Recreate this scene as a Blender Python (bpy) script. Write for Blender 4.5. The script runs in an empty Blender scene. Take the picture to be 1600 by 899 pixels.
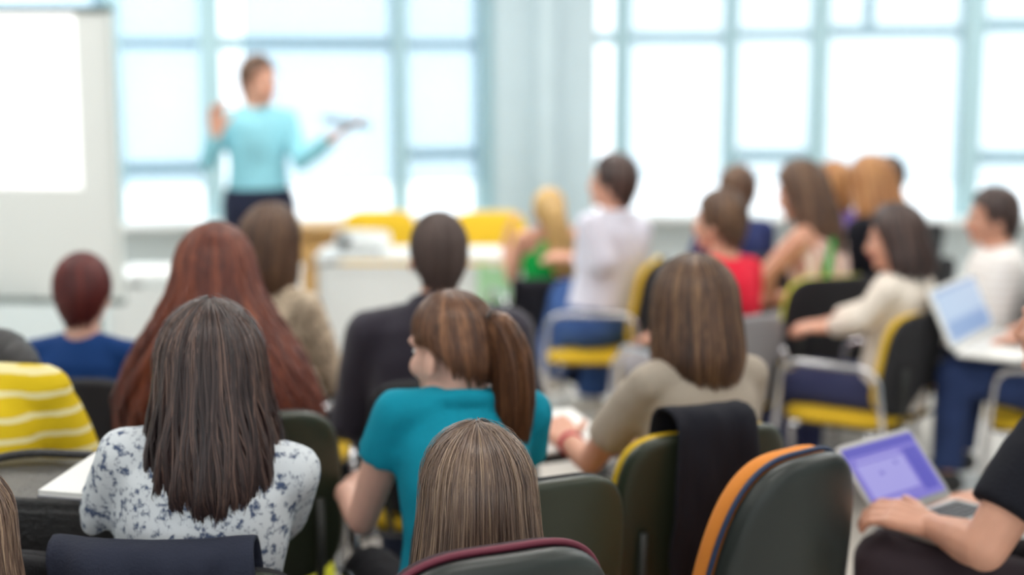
import bpy, math, random
import numpy as np
from mathutils import Vector, Matrix, Euler, noise

random.seed(7); np.random.seed(7)
D = bpy.data
SC = bpy.context.scene
COL = SC.collection

# ------------------------------------------------------------------ camera
CAM_H, FPX, PITCH = 1.73, 2200.0, math.atan(343.0/2200.0)
cam_d = D.cameras.new('camera'); cam = D.objects.new('camera', cam_d); COL.objects.link(cam)
cam.location = (0, 0, CAM_H)
cam.rotation_euler = (math.pi/2 - PITCH, 0, 0)
cam_d.sensor_width = 36.0; cam_d.lens = FPX/1600*36.0
cam_d.clip_start = 0.05; cam_d.clip_end = 200
cam_d.dof.use_dof = True; cam_d.dof.focus_distance = 2.30; cam_d.dof.aperture_fstop = 1.3
SC.camera = cam

# ------------------------------------------------------------------ world, added fill lamps, exposure
SC.view_settings.view_transform = 'Standard'; SC.view_settings.look = 'None'
SC.view_settings.gamma = 1.0; SC.view_settings.use_curve_mapping = False
SC.view_settings.exposure = 0.27
world = D.worlds.new('overcast_sky'); SC.world = world; world.use_nodes = True
wn = world.node_tree.nodes; wl = world.node_tree.links
bg = wn['Background']; bg.inputs['Strength'].default_value = 1.9
tc = wn.new('ShaderNodeTexCoord'); nz = wn.new('ShaderNodeTexNoise'); nz.inputs['Scale'].default_value = 2.2; nz.inputs['Detail'].default_value = 3
rp = wn.new('ShaderNodeValToRGB'); rp.color_ramp.elements[0].position = 0.3; rp.color_ramp.elements[1].position = 0.7
rp.color_ramp.elements[0].color = (0.86, 0.94, 1.0, 1); rp.color_ramp.elements[1].color = (1.0, 1.0, 1.0, 1)
wl.new(tc.outputs['Generated'], nz.inputs['Vector']); wl.new(nz.outputs['Fac'], rp.inputs['Fac']); wl.new(rp.outputs['Color'], bg.inputs['Color'])

CEIL_Z = 3.15
def ceiling_fill(x, y, power):  # unseen area lamps added at ceiling height to fill the room
    l = D.lights.new('ceiling_fill', 'AREA'); l.shape = 'RECTANGLE'; l.size = 1.5; l.size_y = 0.6
    l.energy = power; l.color = (1.0, 0.965, 0.92)
    o = D.objects.new('ceiling_fill', l); COL.objects.link(o); o.location = (x, y, CEIL_Z - 0.04)
for lx in (-2.6, 0.2, 3.0):
    for ly in (-0.6, 2.0, 4.6, 7.2):
        ceiling_fill(lx, ly, {7.2: 46, 4.6: 26}.get(ly, 15))  # front row stronger, in place of the glare around the windows

# ------------------------------------------------------------------ helpers
def lin(c):
    c = c/255.0
    return c/12.92 if c <= 0.04045 else ((c+0.055)/1.055)**2.4
def rgb(r, g, b): return (lin(r), lin(g), lin(b), 1.0)

CP, SP = math.cos(PITCH), math.sin(PITCH)
def at(px, py, Y):
    """photo pixel (1600x899) on the vertical plane y = Y -> world point"""
    a = (px-800.0)/FPX; b = -(py-449.5)/FPX
    d = Vector((a, CP + b*SP, -SP + b*CP))
    return Vector((0, 0, CAM_H)) + d*(Y/d.y)
def on_z(px, py, z):
    a = (px-800.0)/FPX; b = -(py-449.5)/FPX
    d = Vector((a, CP + b*SP, -SP + b*CP))
    return Vector((0, 0, CAM_H)) + d*((z-CAM_H)/d.z)

class MB:
    """collects closed shapes, builds one mesh"""
    def __init__(s): s.v = []; s.f = []
    def _add(s, vs, fs):
        n = len(s.v); s.v += [tuple(v) for v in vs]; s.f += [tuple(i+n for i in f) for f in fs]
    def box(s, c, size, rot=None):
        hx, hy, hz = size[0]/2, size[1]/2, size[2]/2
        vs = [Vector((x*hx, y*hy, z*hz)) for x in (-1, 1) for y in (-1, 1) for z in (-1, 1)]
        if rot: vs = [rot @ v for v in vs]
        s._add([v+Vector(c) for v in vs], [(0,1,3,2),(4,6,7,5),(0,4,5,1),(2,3,7,6),(0,2,6,4),(1,5,7,3)])
    def rings(s, rings, cap=True):
        n = len(rings[0]); vs = [p for r in rings for p in r]; fs = []
        for i in range(len(rings)-1):
            for j in range(n):
                a = i*n+j; b = i*n+(j+1) % n
                fs.append((a, b, b+n, a+n))
        if cap:
            fs.append(tuple(range(n-1, -1, -1))); fs.append(tuple((len(rings)-1)*n+j for j in range(n)))
        s._add(vs, fs)
    def ell(s, c, r, rot=None, n=14, m=9):
        c = Vector(c); rings = []
        for i in range(m+1):
            a = math.pi*(0.02+0.96*i/m)
            ring = []
            for j in range(n):
                t = 2*math.pi*j/n
                v = Vector((r[0]*math.sin(a)*math.cos(t), r[1]*math.sin(a)*math.sin(t), -r[2]*math.cos(a)))
                if rot: v = rot @ v
                ring.append(c+v)
            rings.append(ring)
        s.rings(rings)
    def limb(s, p0, r0, p1, r1, n=12):
        p0, p1 = Vector(p0), Vector(p1); d = (p1-p0)
        if d.length < 1e-6: return
        d.normalize(); x = d.orthogonal().normalized(); y = d.cross(x)
        rings = []
        for k in range(5):
            a = math.pi/2*(0.06+0.94*k/4)
            rings.append([p0 - d*r0*math.cos(a) + (x*math.cos(t)+y*math.sin(t))*r0*math.sin(a) for t in [2*math.pi*j/n for j in range(n)]])
        for k in range(5):
            a = math.pi/2*(1-0.94*k/4)
            rings.append([p1 + d*r1*math.cos(a) + (x*math.cos(t)+y*math.sin(t))*r1*math.sin(a) for t in [2*math.pi*j/n for j in range(n)]])
        s.rings(rings)
    def chain(s, pts, rad):
        for i in range(len(pts)-1): s.limb(pts[i], rad[i], pts[i+1], rad[i+1])
    def cone(s, p0, r0, p1, r1, n=16):
        """flat ended sleeve"""
        p0, p1 = Vector(p0), Vector(p1); d = (p1-p0).normalized(); x = d.orthogonal().normalized(); y = d.cross(x)
        s.rings([[p + (x*math.cos(t)+y*math.sin(t))*r for t in [2*math.pi*j/n for j in range(n)]] for p, r in ((p0, r0), (p1, r1))])
    def loft(s, secs, n=20):
        s.rings([[c + ax*math.cos(t) + ay*math.sin(t) for t in [2*math.pi*j/n for j in range(n)]] for c, ax, ay in secs])
    def tube(s, pts, r, n=8):
        """swept tube through points, mitred"""
        pts = [Vector(p) for p in pts]; rings = []
        d0 = (pts[1]-pts[0]).normalized(); x = d0.orthogonal().normalized()
        for i, p in enumerate(pts):
            d = (pts[min(i+1, len(pts)-1)]-pts[max(i-1, 0)]).normalized()
            x = (x - d*x.dot(d)).normalized(); y = d.cross(x)
            rr = r[i] if isinstance(r, (list, tuple)) else r
            rings.append([p + (x*math.cos(t)+y*math.sin(t))*rr for t in [2*math.pi*j/n for j in range(n)]])
        s.rings(rings)
    def mesh(s, name):
        m = D.meshes.new(name); m.from_pydata(s.v, [], s.f); m.update(); return m

def smooth(me, on=True):
    me.polygons.foreach_set('use_smooth', [on]*len(me.polygons)); me.update()

def link(name, me, m=None, parent=None, sm=True):
    o = D.objects.new(name, me); COL.objects.link(o)
    if m and len(me.materials) == 0: me.materials.append(m)
    if sm: smooth(me)
    if parent: o.parent = parent
    return o
def build(mb, name, m, parent=None, sm=False): return link(name, mb.mesh(name), m, parent, sm)

def evaluated(me, mods):
    o = D.objects.new('work', me); COL.objects.link(o)
    for typ, kw in mods:
        md = o.modifiers.new('m', typ)
        for k, v in kw.items(): setattr(md, k, v)
    dg = bpy.context.evaluated_depsgraph_get(); dg.update()
    r = D.meshes.new_from_object(o.evaluated_get(dg))
    D.objects.remove(o); D.meshes.remove(me)
    return r
def blob(mb, voxel=0.01, it=4, ratio=None, wrinkle=0.0, wscale=(9, 9, 5), seed=0):
    """union of the shapes as one continuous smooth surface"""
    mods = [('REMESH', dict(mode='VOXEL', voxel_size=voxel)), ('SMOOTH', dict(factor=0.5, iterations=it))]
    if ratio: mods.append(('DECIMATE', dict(ratio=ratio)))
    me = evaluated(mb.mesh('blob'), mods)
    if wrinkle:
        n = len(me.vertices); co = np.empty(n*3); no = np.empty(n*3)
        me.vertices.foreach_get('co', co); me.vertices.foreach_get('normal', no)
        co = co.reshape(-1, 3); no = no.reshape(-1, 3)
        sv = Vector((seed*3.1, seed*1.7, seed))
        w = np.array([noise.noise(Vector((p[0]*wscale[0], p[1]*wscale[1], p[2]*wscale[2]+p[0]*4))+sv)
                      + 0.5*noise.noise(Vector((p[0]*22, p[1]*22, p[2]*13))+sv) for p in co])
        co += no*(w*wrinkle)[:, None]
        me.vertices.foreach_set('co', co.ravel()); me.update()
    return me

def tag(o, label=None, cat=None, group=None, kind=None):
    if label: o['label'] = label
    if cat: o['category'] = cat
    if group: o['group'] = group
    if kind: o['kind'] = kind
    return o
def empty(name, M):
    o = D.objects.new(name, None); COL.objects.link(o); o.matrix_world = M; o.empty_display_size = 0.1
    return o
def base_matrix(loc, yaw, s=1.0):
    return Matrix.Translation(Vector(loc)) @ Matrix.Rotation(yaw, 4, 'Z') @ Matrix.Scale(s, 4)
def R(d): return math.radians(d)

# ------------------------------------------------------------------ materials
MATS = {}
def mat(name, col, rough=0.6, metal=0.0, bump=0.0, bscale=60, var=0.0, vscale=6, sheen=0.0, emit=None, spec=0.5, sss=0.0):
    if name in MATS: return MATS[name]
    m = D.materials.new(name); m.use_nodes = True; nt = m.node_tree; b = nt.nodes['Principled BSDF']
    b.inputs['Base Color'].default_value = col; b.inputs['Roughness'].default_value = rough; b.inputs['Metallic'].default_value = metal
    b.inputs['Specular IOR Level'].default_value = spec
    if sheen: b.inputs['Sheen Weight'].default_value = sheen
    if sss:
        b.inputs['Subsurface Weight'].default_value = sss; b.inputs['Subsurface Radius'].default_value = (0.012, 0.005, 0.003); b.inputs['Subsurface Scale'].default_value = 1.0
    t = nt.nodes.new('ShaderNodeTexCoord')
    if var:
        n = nt.nodes.new('ShaderNodeTexNoise'); n.inputs['Scale'].default_value = vscale; n.inputs['Detail'].default_value = 3
        r = nt.nodes.new('ShaderNodeValToRGB')
        r.color_ramp.elements[0].position = 0.3; r.color_ramp.elements[1].position = 0.7
        r.color_ramp.elements[0].color = tuple(c*(1-var) for c in col[:3])+(1,); r.color_ramp.elements[1].color = tuple(min(1, c*(1+var)) for c in col[:3])+(1,)
        nt.links.new(t.outputs['Object'], n.inputs['Vector']); nt.links.new(n.outputs['Fac'], r.inputs['Fac']); nt.links.new(r.outputs['Color'], b.inputs['Base Color'])
    if bump:
        n2 = nt.nodes.new('ShaderNodeTexNoise'); n2.inputs['Scale'].default_value = bscale; n2.inputs['Detail'].default_value = 4
        bp = nt.nodes.new('ShaderNodeBump'); bp.inputs['Strength'].default_value = bump; bp.inputs['Distance'].default_value = 0.01
        nt.links.new(t.outputs['Object'], n2.inputs['Vector']); nt.links.new(n2.outputs['Fac'], bp.inputs['Height']); nt.links.new(bp.outputs['Normal'], b.inputs['Normal'])
    if emit:
        b.inputs['Emission Color'].default_value = emit[0]; b.inputs['Emission Strength'].default_value = emit[1]
    MATS[name] = m; return m
def cloth(name, r, g, b, rough=0.85, sheen=0.0, var=0.06): return mat('cloth_'+name, rgb(r, g, b), rough, bump=0.25, bscale=180, var=var, vscale=14, sheen=sheen, spec=0.25)

def hair_mat(name, dark, mid, light, rough=0.4):
    """locks and fine streaks that run along the hair, a slight tint per strand"""
    if name in MATS: return MATS[name]
    m = D.materials.new(name); m.use_nodes = True; nt = m.node_tree; b = nt.nodes['Principled BSDF']; N = nt.nodes.new; L = nt.links.new
    g = N('ShaderNodeNewGeometry'); at_ = N('ShaderNodeAttribute'); at_.attribute_name = 'flow'
    outs = []
    for sc_, w_ in (((7, 7, 2.2), 0.5), ((60, 60, 5), 0.6)):
        mp = N('ShaderNodeMapping'); mp.inputs['Scale'].default_value = sc_; n = N('ShaderNodeTexNoise'); n.inputs['Scale'].default_value = 1.0; n.inputs['Detail'].default_value = 2
        L(at_.outputs['Vector'], mp.inputs['Vector']); L(mp.outputs['Vector'], n.inputs['Vector'])
        ml = N('ShaderNodeMath'); ml.operation = 'MULTIPLY'; ml.inputs[1].default_value = w_; L(n.outputs['Fac'], ml.inputs[0]); outs.append(ml)
    mi = N('ShaderNodeMath'); mi.operation = 'MULTIPLY'; mi.inputs[1].default_value = 0.20; L(g.outputs['Random Per Island'], mi.inputs[0])
    a1 = N('ShaderNodeMath'); a1.operation = 'ADD'; L(outs[0].outputs[0], a1.inputs[0]); L(outs[1].outputs[0], a1.inputs[1])
    a2 = N('ShaderNodeMath'); a2.operation = 'ADD'; L(a1.outputs[0], a2.inputs[0]); L(mi.outputs[0], a2.inputs[1])
    a3 = N('ShaderNodeMath'); a3.operation = 'SUBTRACT'; a3.inputs[1].default_value = 0.11; L(a2.outputs[0], a3.inputs[0])
    r = N('ShaderNodeValToRGB'); e = r.color_ramp.elements
    e[0].position = 0.32; e[0].color = rgb(*dark); e[1].position = 0.80; e[1].color = rgb(*light); k = e.new(0.56); k.color = rgb(*mid)
    L(a3.outputs[0], r.inputs['Fac']); L(r.outputs['Color'], b.inputs['Base Color'])
    b.inputs['Roughness'].default_value = rough; b.inputs['Specular IOR Level'].default_value = 0.55
    MATS[name] = m; return m

def pattern_mat(name, base, marks, scale, lo, hi, kind='noise', stretch=(1, 1, 1)):
    if name in MATS: return MATS[name]
    m = D.materials.new(name); m.use_nodes = True; nt = m.node_tree; b = nt.nodes['Principled BSDF']
    t = nt.nodes.new('ShaderNodeTexCoord'); mp = nt.nodes.new('ShaderNodeMapping'); mp.inputs['Scale'].default_value = stretch
    nt.links.new(t.outputs['Object'], mp.inputs['Vector'])
    if kind == 'noise':
        n = nt.nodes.new('ShaderNodeTexNoise'); n.inputs['Scale'].default_value = scale; n.inputs['Detail'].default_value = 4; n.inputs['Roughness'].default_value = 0.65; out = n.outputs['Fac']
    elif kind == 'stripe':
        n = nt.nodes.new('ShaderNodeTexWave'); n.wave_type = 'BANDS'; n.bands_direction = 'Z'; n.inputs['Scale'].default_value = scale; n.inputs['Distortion'].default_value = 1.2; n.inputs['Detail Scale'].default_value = 1.5; out = n.outputs['Fac']
    elif kind == 'vstripe':
        n = nt.nodes.new('ShaderNodeTexWave'); n.wave_type = 'BANDS'; n.bands_direction = 'X'; n.inputs['Scale'].default_value = scale; n.inputs['Distortion'].default_value = 0.8; out = n.outputs['Fac']
    else:
        n = nt.nodes.new('ShaderNodeTexVoronoi'); n.inputs['Scale'].default_value = scale; out = n.outputs['Distance']
    nt.links.new(mp.outputs['Vector'], n.inputs['Vector'])
    r = nt.nodes.new('ShaderNodeValToRGB'); e = r.color_ramp.elements
    e[0].position = lo; e[0].color = rgb(*base); e[1].position = hi; e[1].color = rgb(*marks)
    nt.links.new(out, r.inputs['Fac']); nt.links.new(r.outputs['Color'], b.inputs['Base Color'])
    b.inputs['Roughness'].default_value = 0.85; b.inputs['Specular IOR Level'].default_value = 0.25
    MATS[name] = m; return m

M_SKIN = mat('skin', rgb(212, 158, 134), 0.5, var=0.06, vscale=18, sss=0.12, spec=0.35)
M_SKIN_PALE = mat('skin_pale', rgb(222, 176, 158), 0.5, var=0.05, vscale=18, sss=0.12, spec=0.35)
M_LIP = mat('lip', rgb(190, 100, 95), 0.45)
M_EYE = mat('eye_white', rgb(235, 232, 228), 0.25); M_IRIS = mat('iris', rgb(60, 50, 42), 0.2)
M_CHROME = mat('chrome', rgb(205, 205, 208), 0.16, 1.0)
M_BLACKPL = mat('black_plastic', rgb(44, 46, 44), 0.45, bump=0.08, bscale=260)
M_BLACKFAB = mat('black_fabric', rgb(36, 36, 40), 0.85, bump=0.3, bscale=200, var=0.1)
M_OLIVE = mat('dark_olive_plastic', rgb(47, 53, 39), 0.38, bump=0.06, bscale=260, var=0.08)
M_YELLOW = mat('yellow_upholstery', rgb(228, 186, 30), 0.75, bump=0.2, bscale=200, var=0.06)
M_YELLOW_LIT = mat('lit_yellow_upholstery', rgb(214, 214, 40), 0.7, bump=0.2, bscale=200, var=0.06)  # yellow upholstery, with the lime tone of bright light put into its colour
M_ORANGE = mat('orange_upholstery', rgb(226, 138, 52), 0.8, bump=0.25, bscale=220, var=0.06)
M_MAROON = mat('maroon_piping', rgb(110, 38, 58), 0.6)
M_NAVYEDGE = mat('navy_edge', rgb(36, 52, 84), 0.55)
M_SHELL = mat('charcoal_shell', rgb(37, 43, 41), 0.40, bump=0.07, bscale=320, var=0.1, vscale=5)
M_WHITE = mat('white_paint', rgb(238, 242, 242), 0.5)
M_WALL = mat('white_wall', rgb(216, 226, 228), 0.8, bump=0.05, bscale=80, var=0.02)
M_FRAME = mat('window_frame_shaded', rgb(168, 200, 208), 0.45)  # cool shadow tone of the mullions put into the base colour
M_PILLAR = mat('pillar_paint', rgb(184, 203, 210), 0.7, bump=0.04, bscale=60, var=0.02)
M_FLOOR = mat('floor_vinyl', rgb(205, 198, 190), 0.28, var=0.05, vscale=3, bump=0.03, bscale=30)
M_WOOD = mat('pale_wood', rgb(206, 164, 104), 0.5, var=0.12, vscale=8)
M_PAPER = mat('paper', rgb(240, 240, 238), 0.8)
M_LEATHER = mat('black_leather', rgb(46, 45, 46), 0.42, bump=0.35, bscale=90, var=0.12)
M_SHOE_W = mat('white_shoe', rgb(226, 222, 212), 0.6); M_SHOE_B = mat('black_shoe', rgb(28, 28, 30), 0.45)
M_SILVER = mat('silver_laptop', rgb(190, 188, 186), 0.35, 0.6); M_WLAP = mat('white_laptop', rgb(240, 240, 236), 0.35)
M_KEYS = mat('laptop_keys', rgb(60, 60, 64), 0.5); M_PADG = mat('trackpad', rgb(170, 168, 166), 0.4)
M_TABLET = mat('tablet_body', rgb(110, 122, 126), 0.35)
def glass_mat(name, tint):
    m = D.materials.new(name); m.use_nodes = True; nt = m.node_tree; nt.nodes.clear()
    o = nt.nodes.new('ShaderNodeOutputMaterial'); t = nt.nodes.new('ShaderNodeBsdfTransparent'); t.inputs['Color'].default_value = tint
    g = nt.nodes.new('ShaderNodeBsdfGlossy'); g.inputs['Roughness'].default_value = 0.05; g.inputs['Color'].default_value = (1, 1, 1, 1)
    mx = nt.nodes.new('ShaderNodeMixShader'); mx.inputs['Fac'].default_value = 0.05
    nt.links.new(t.outputs[0], mx.inputs[1]); nt.links.new(g.outputs[0], mx.inputs[2]); nt.links.new(mx.outputs[0], o.inputs['Surface'])
    return m
M_GLASS = glass_mat('window_glass', (0.97, 0.99, 1.0, 1))
def screen_fabric(name, tint):
    """sheer roller blind: lets most of the daylight straight through, scatters the rest"""
    m = D.materials.new(name); m.use_nodes = True; nt = m.node_tree; nt.nodes.clear()
    o = nt.nodes.new('ShaderNodeOutputMaterial'); t = nt.nodes.new('ShaderNodeBsdfTransparent'); t.inputs['Color'].default_value = tint
    d = nt.nodes.new('ShaderNodeBsdfDiffuse'); d.inputs['Color'].default_value = (0.85, 0.9, 0.93, 1)
    tr = nt.nodes.new('ShaderNodeBsdfTranslucent'); tr.inputs['Color'].default_value = (0.85, 0.92, 0.96, 1)
    m1 = nt.nodes.new('ShaderNodeMixShader'); m1.inputs['Fac'].default_value = 0.6
    nt.links.new(d.outputs[0], m1.inputs[1]); nt.links.new(tr.outputs[0], m1.inputs[2])
    m2 = nt.nodes.new('ShaderNodeMixShader'); m2.inputs['Fac'].default_value = 0.22
    nt.links.new(t.outputs[0], m2.inputs[1]); nt.links.new(m1.outputs[0], m2.inputs[2]); nt.links.new(m2.outputs[0], o.inputs['Surface'])
    return m
M_BLIND = {'L': screen_fabric('sheer_blind_blue', (0.76, 0.835, 0.88, 1)), 'R': screen_fabric('sheer_blind_white', (0.89, 0.925, 0.945, 1))}

# ------------------------------------------------------------------ room shell
def struct(name, mb, m, parent=None, sm=False):
    o = build(mb, name, m, parent, sm)
    if not parent: o['kind'] = 'structure'
    return o
XL, XR, YB = -4.6, 5.6, -3.0
mb = MB(); mb.box((0.5, 3.6, -0.05), (XR-XL+0.4, 14.2, 0.1)); struct('floor', mb, M_FLOOR)
mb = MB(); mb.box((0.5, 3.6, CEIL_Z+0.05), (XR-XL+0.4, 14.2, 0.1)); struct('ceiling', mb, M_WHITE)
mb = MB(); mb.box((XL-0.05, 3.0, CEIL_Z/2), (0.1, 12.2, CEIL_Z)); struct('wall_left', mb, M_WALL)
mb = MB(); mb.box((XR+0.05, 3.0, CEIL_Z/2), (0.1, 12.2, CEIL_Z)); struct('wall_right', mb, M_WALL)
# rear wall: parapet and head beam around unseen openings added for frontal fill
mb = MB(); mb.box((0.5, YB-0.1, 0.55), (XR-XL, 0.2, 1.1)); mb.box((0.5, YB-0.1, 2.7), (XR-XL, 0.2, 1.0))
for i in range(6): mb.box((XL+0.1+i*(XR-XL-0.2)/5, YB-0.1, 1.85), (0.14, 0.2, 2.1))
struct('wall_rear', mb, M_WALL)

CORNER = Vector((0.235, 9.3)); AL, AR = R(13), R(7)
SEG = {'L': Vector((-math.cos(AL), -math.sin(AL))), 'R': Vector((math.cos(AR), -math.sin(AR)))}
NRM = {'L': Vector((-math.sin(AL), math.cos(AL))), 'R': Vector((math.sin(AR), math.cos(AR)))}   # away from the room
def u_of(seg, px, py=150):
    b = -(py-449.5)/FPX; k = ((px-800)/FPX)/(CP+b*SP); d = SEG[seg]
    return (k*CORNER.y - CORNER.x)/(d.x - k*d.y)
def z_of(seg, u, py):
    p = CORNER + SEG[seg]*u
    return at(800, py, p.y).z
def wallbox(mb, seg, u0, u1, z0, z1, n0, n1):
    d, nn = SEG[seg], NRM[seg]; vs = []
    for u in (u0, u1):
        for n in (n0, n1):
            for z in (z0, z1):
                p = CORNER + d*u + nn*n; vs.append((p.x, p.y, z))
    mb._add(vs, [(0,1,3,2),(4,6,7,5),(0,4,5,1),(2,3,7,6),(0,2,6,4),(1,5,7,3)])
SILL, HEAD = 0.76, 2.85
for seg, nm, umax in (('L', 'wall_front_left', 5.2), ('R', 'wall_front_right', 5.7)):
    mb = MB(); wallbox(mb, seg, 0, umax, 0, SILL, 0, 0.25); wallbox(mb, seg, 0, umax, HEAD, CEIL_Z, 0, 0.25); struct(nm, mb, M_WALL)
    mb = MB(); wallbox(mb, seg, 0.3, umax, SILL, SILL+0.035, -0.2, 0.1); o = struct('trim_1' if seg == 'L' else 'trim_2', mb, M_WHITE)

def mull(parent, seg, p0, p1, n0=-0.02, n1=0.14, name='mullion', m=M_FRAME, z0=SILL+0.035, z1=HEAD):
    mb = MB(); wallbox(mb, seg, u_of(seg, p0), u_of(seg, p1), z0, z1, n0, n1); return build(mb, name, m, parent)
def trans(parent, seg, p0, p1, ya, yb):
    ua, ub = u_of(seg, p0), u_of(seg, p1); um = (ua+ub)/2
    mb = MB(); wallbox(mb, seg, ua, ub, z_of(seg, um, yb), z_of(seg, um, ya), 0.0, 0.1); return build(mb, 'transom', M_FRAME, parent)
def pane(parent, seg, p0, p1, m, n=0.05, name='pane', z0=SILL+0.035, z1=HEAD):
    mb = MB(); wallbox(mb, seg, u_of(seg, p0), u_of(seg, p1), z0, z1, n, n+0.006); return build(mb, name, m, parent)
wid = [0]
def window(seg, p0, p1, low=None, blind=True, clear=None, upper=(58, 78)):
    wid[0] += 1
    w = empty('window_%d' % wid[0], Matrix.Identity(4)); w['kind'] = 'structure'
    pane(w, seg, p0, p1, M_GLASS)
    if upper: trans(w, seg, p0, p1, *upper)
    if low: trans(w, seg, p0, p1, *low)
    if blind: pane(w, seg, clear if clear else p0, p1, M_BLIND[seg], -0.05, 'roller_blind', SILL+0.24, HEAD-0.02)
    return w
w = window('L', -220, 170, (250, 272)); mull(w, 'L', 150, 190)
w = window('L', 190, 316, (254, 274), upper=(60, 76)); mull(w, 'L', 314, 346, -0.06)
w = window('L', 346, 614, None, clear=380); mull(w, 'L', 612, 637)
w = window('L', 636, 748, (232, 250), upper=(62, 78)); mull(w, 'L', 744, 772, -0.04)
w = window('R', 930, 1132, None, clear=984, upper=(50, 68)); mull(w, 'R', 958, 984, -0.03); mull(w, 'R', 1128, 1152)
w = window('R', 1150, 1268, (234, 254), upper=(46, 62)); mull(w, 'R', 1264, 1292, -0.06)
w = window('R', 1290, 1502, None, upper=(40, 58)); mull(w, 'R', 1498, 1532, -0.05)
mb = MB(); wallbox(mb, 'R', u_of('R', 1346), u_of('R', 1362), z_of('R', 2.2, 42), HEAD, 0.0, 0.1); build(mb, 'mullion', M_FRAME, w)
w = window('R', 1530, 1760, (236, 258), upper=(28, 50)); mull(w, 'R', 1750, 1790)
w = window('R', 1790, 2060, None, upper=(30, 50))
# pillar in the corner, built of three set-back faces
mb = MB()
pa, pb, pc, pd = at(772, 150, 9.0), at(838, 150, 9.0), at(868, 150, 9.0), at(932, 150, 9.0)
mb.box(((pa.x+pb.x)/2, 9.3, CEIL_Z/2), (pb.x-pa.x, 0.5, CEIL_Z)); mb.box(((pb.x+pc.x)/2, 9.22, CEIL_Z/2), (pc.x-pb.x, 0.5, CEIL_Z)); mb.box(((pc.x+pd.x)/2, 9.3, CEIL_Z/2), (pd.x-pc.x, 0.5, CEIL_Z))
struct('wall_corner_pillar', mb, M_PILLAR)

# ------------------------------------------------------------------ chairs
def panel(w, h, t, e=4.0, curve=0.0, taper=0.0, dome=0.0, n=48, bev=0.35, dome_back=None):
    """upright cushion-like panel in the xz plane, y thickness, rounded outline, curved round the sitter"""
    out = []
    for j in range(n):
        a = 2*math.pi*j/n; c, s = math.cos(a), math.sin(a)
        x = abs(c)**(2/e)*math.copysign(1, c)*w/2; z = abs(s)**(2/e)*math.copysign(1, s)*h/2
        x *= 1 - taper*(z/h+0.5)
        out.append((x, z))
    db = dome if dome_back is None else dome_back
    rings = []; eb = min(bev*t, 0.03)
    prof = [(0.02, t/2+dome), (0.35, t/2+dome*0.9), (0.7, t/2+dome*0.55), (0.9, t/2+dome*0.2)]
    def ring(f, y, inset=0.0):
        r = []
        for x, z in out:
            L = math.hypot(x, z) or 1; k = f*max(0.0, 1-inset/L)
            X, Z = x*k, z*k
            r.append(Vector((X, y + curve*(X/(w/2))**2, Z)))
        return r
    for f, y in prof: rings.append(ring(f, y))
    rings.append(ring(1, t/2, eb)); rings.append(ring(1, t/2-eb*0.3, eb*0.3)); rings.append(ring(1, t/2-eb)); rings.append(ring(1, -t/2+eb)); rings.append(ring(1, -t/2+eb*0.3, eb*0.3)); rings.append(ring(1, -t/2, eb))
    for f, y in reversed(prof): rings.append(ring(f, -t/2-db*(y-t/2)/(dome or 1)))
    mb = MB(); mb.rings([r[::-1] for r in rings]); return mb, out
def xform(mb, M): mb.v = [tuple(M @ Vector(v)) for v in mb.v]; return mb

def arc_pts(pts, rad, n=5):
    """polyline with rounded corners"""
    pts = [Vector(p) for p in pts]; out = [pts[0]]
    for i in range(1, len(pts)-1):
        a = (pts[i-1]-pts[i]); b = (pts[i+1]-pts[i]); r = min(rad, a.length*0.45, b.length*0.45); a.normalize(); b.normalize()
        p, q = pts[i]+a*r, pts[i]+b*r
        for k in range(n+1):
            t = k/n; out.append(p*(1-t)**2 + pts[i]*2*t*(1-t) + q*t*t)
    out.append(pts[-1]); return out

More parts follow.
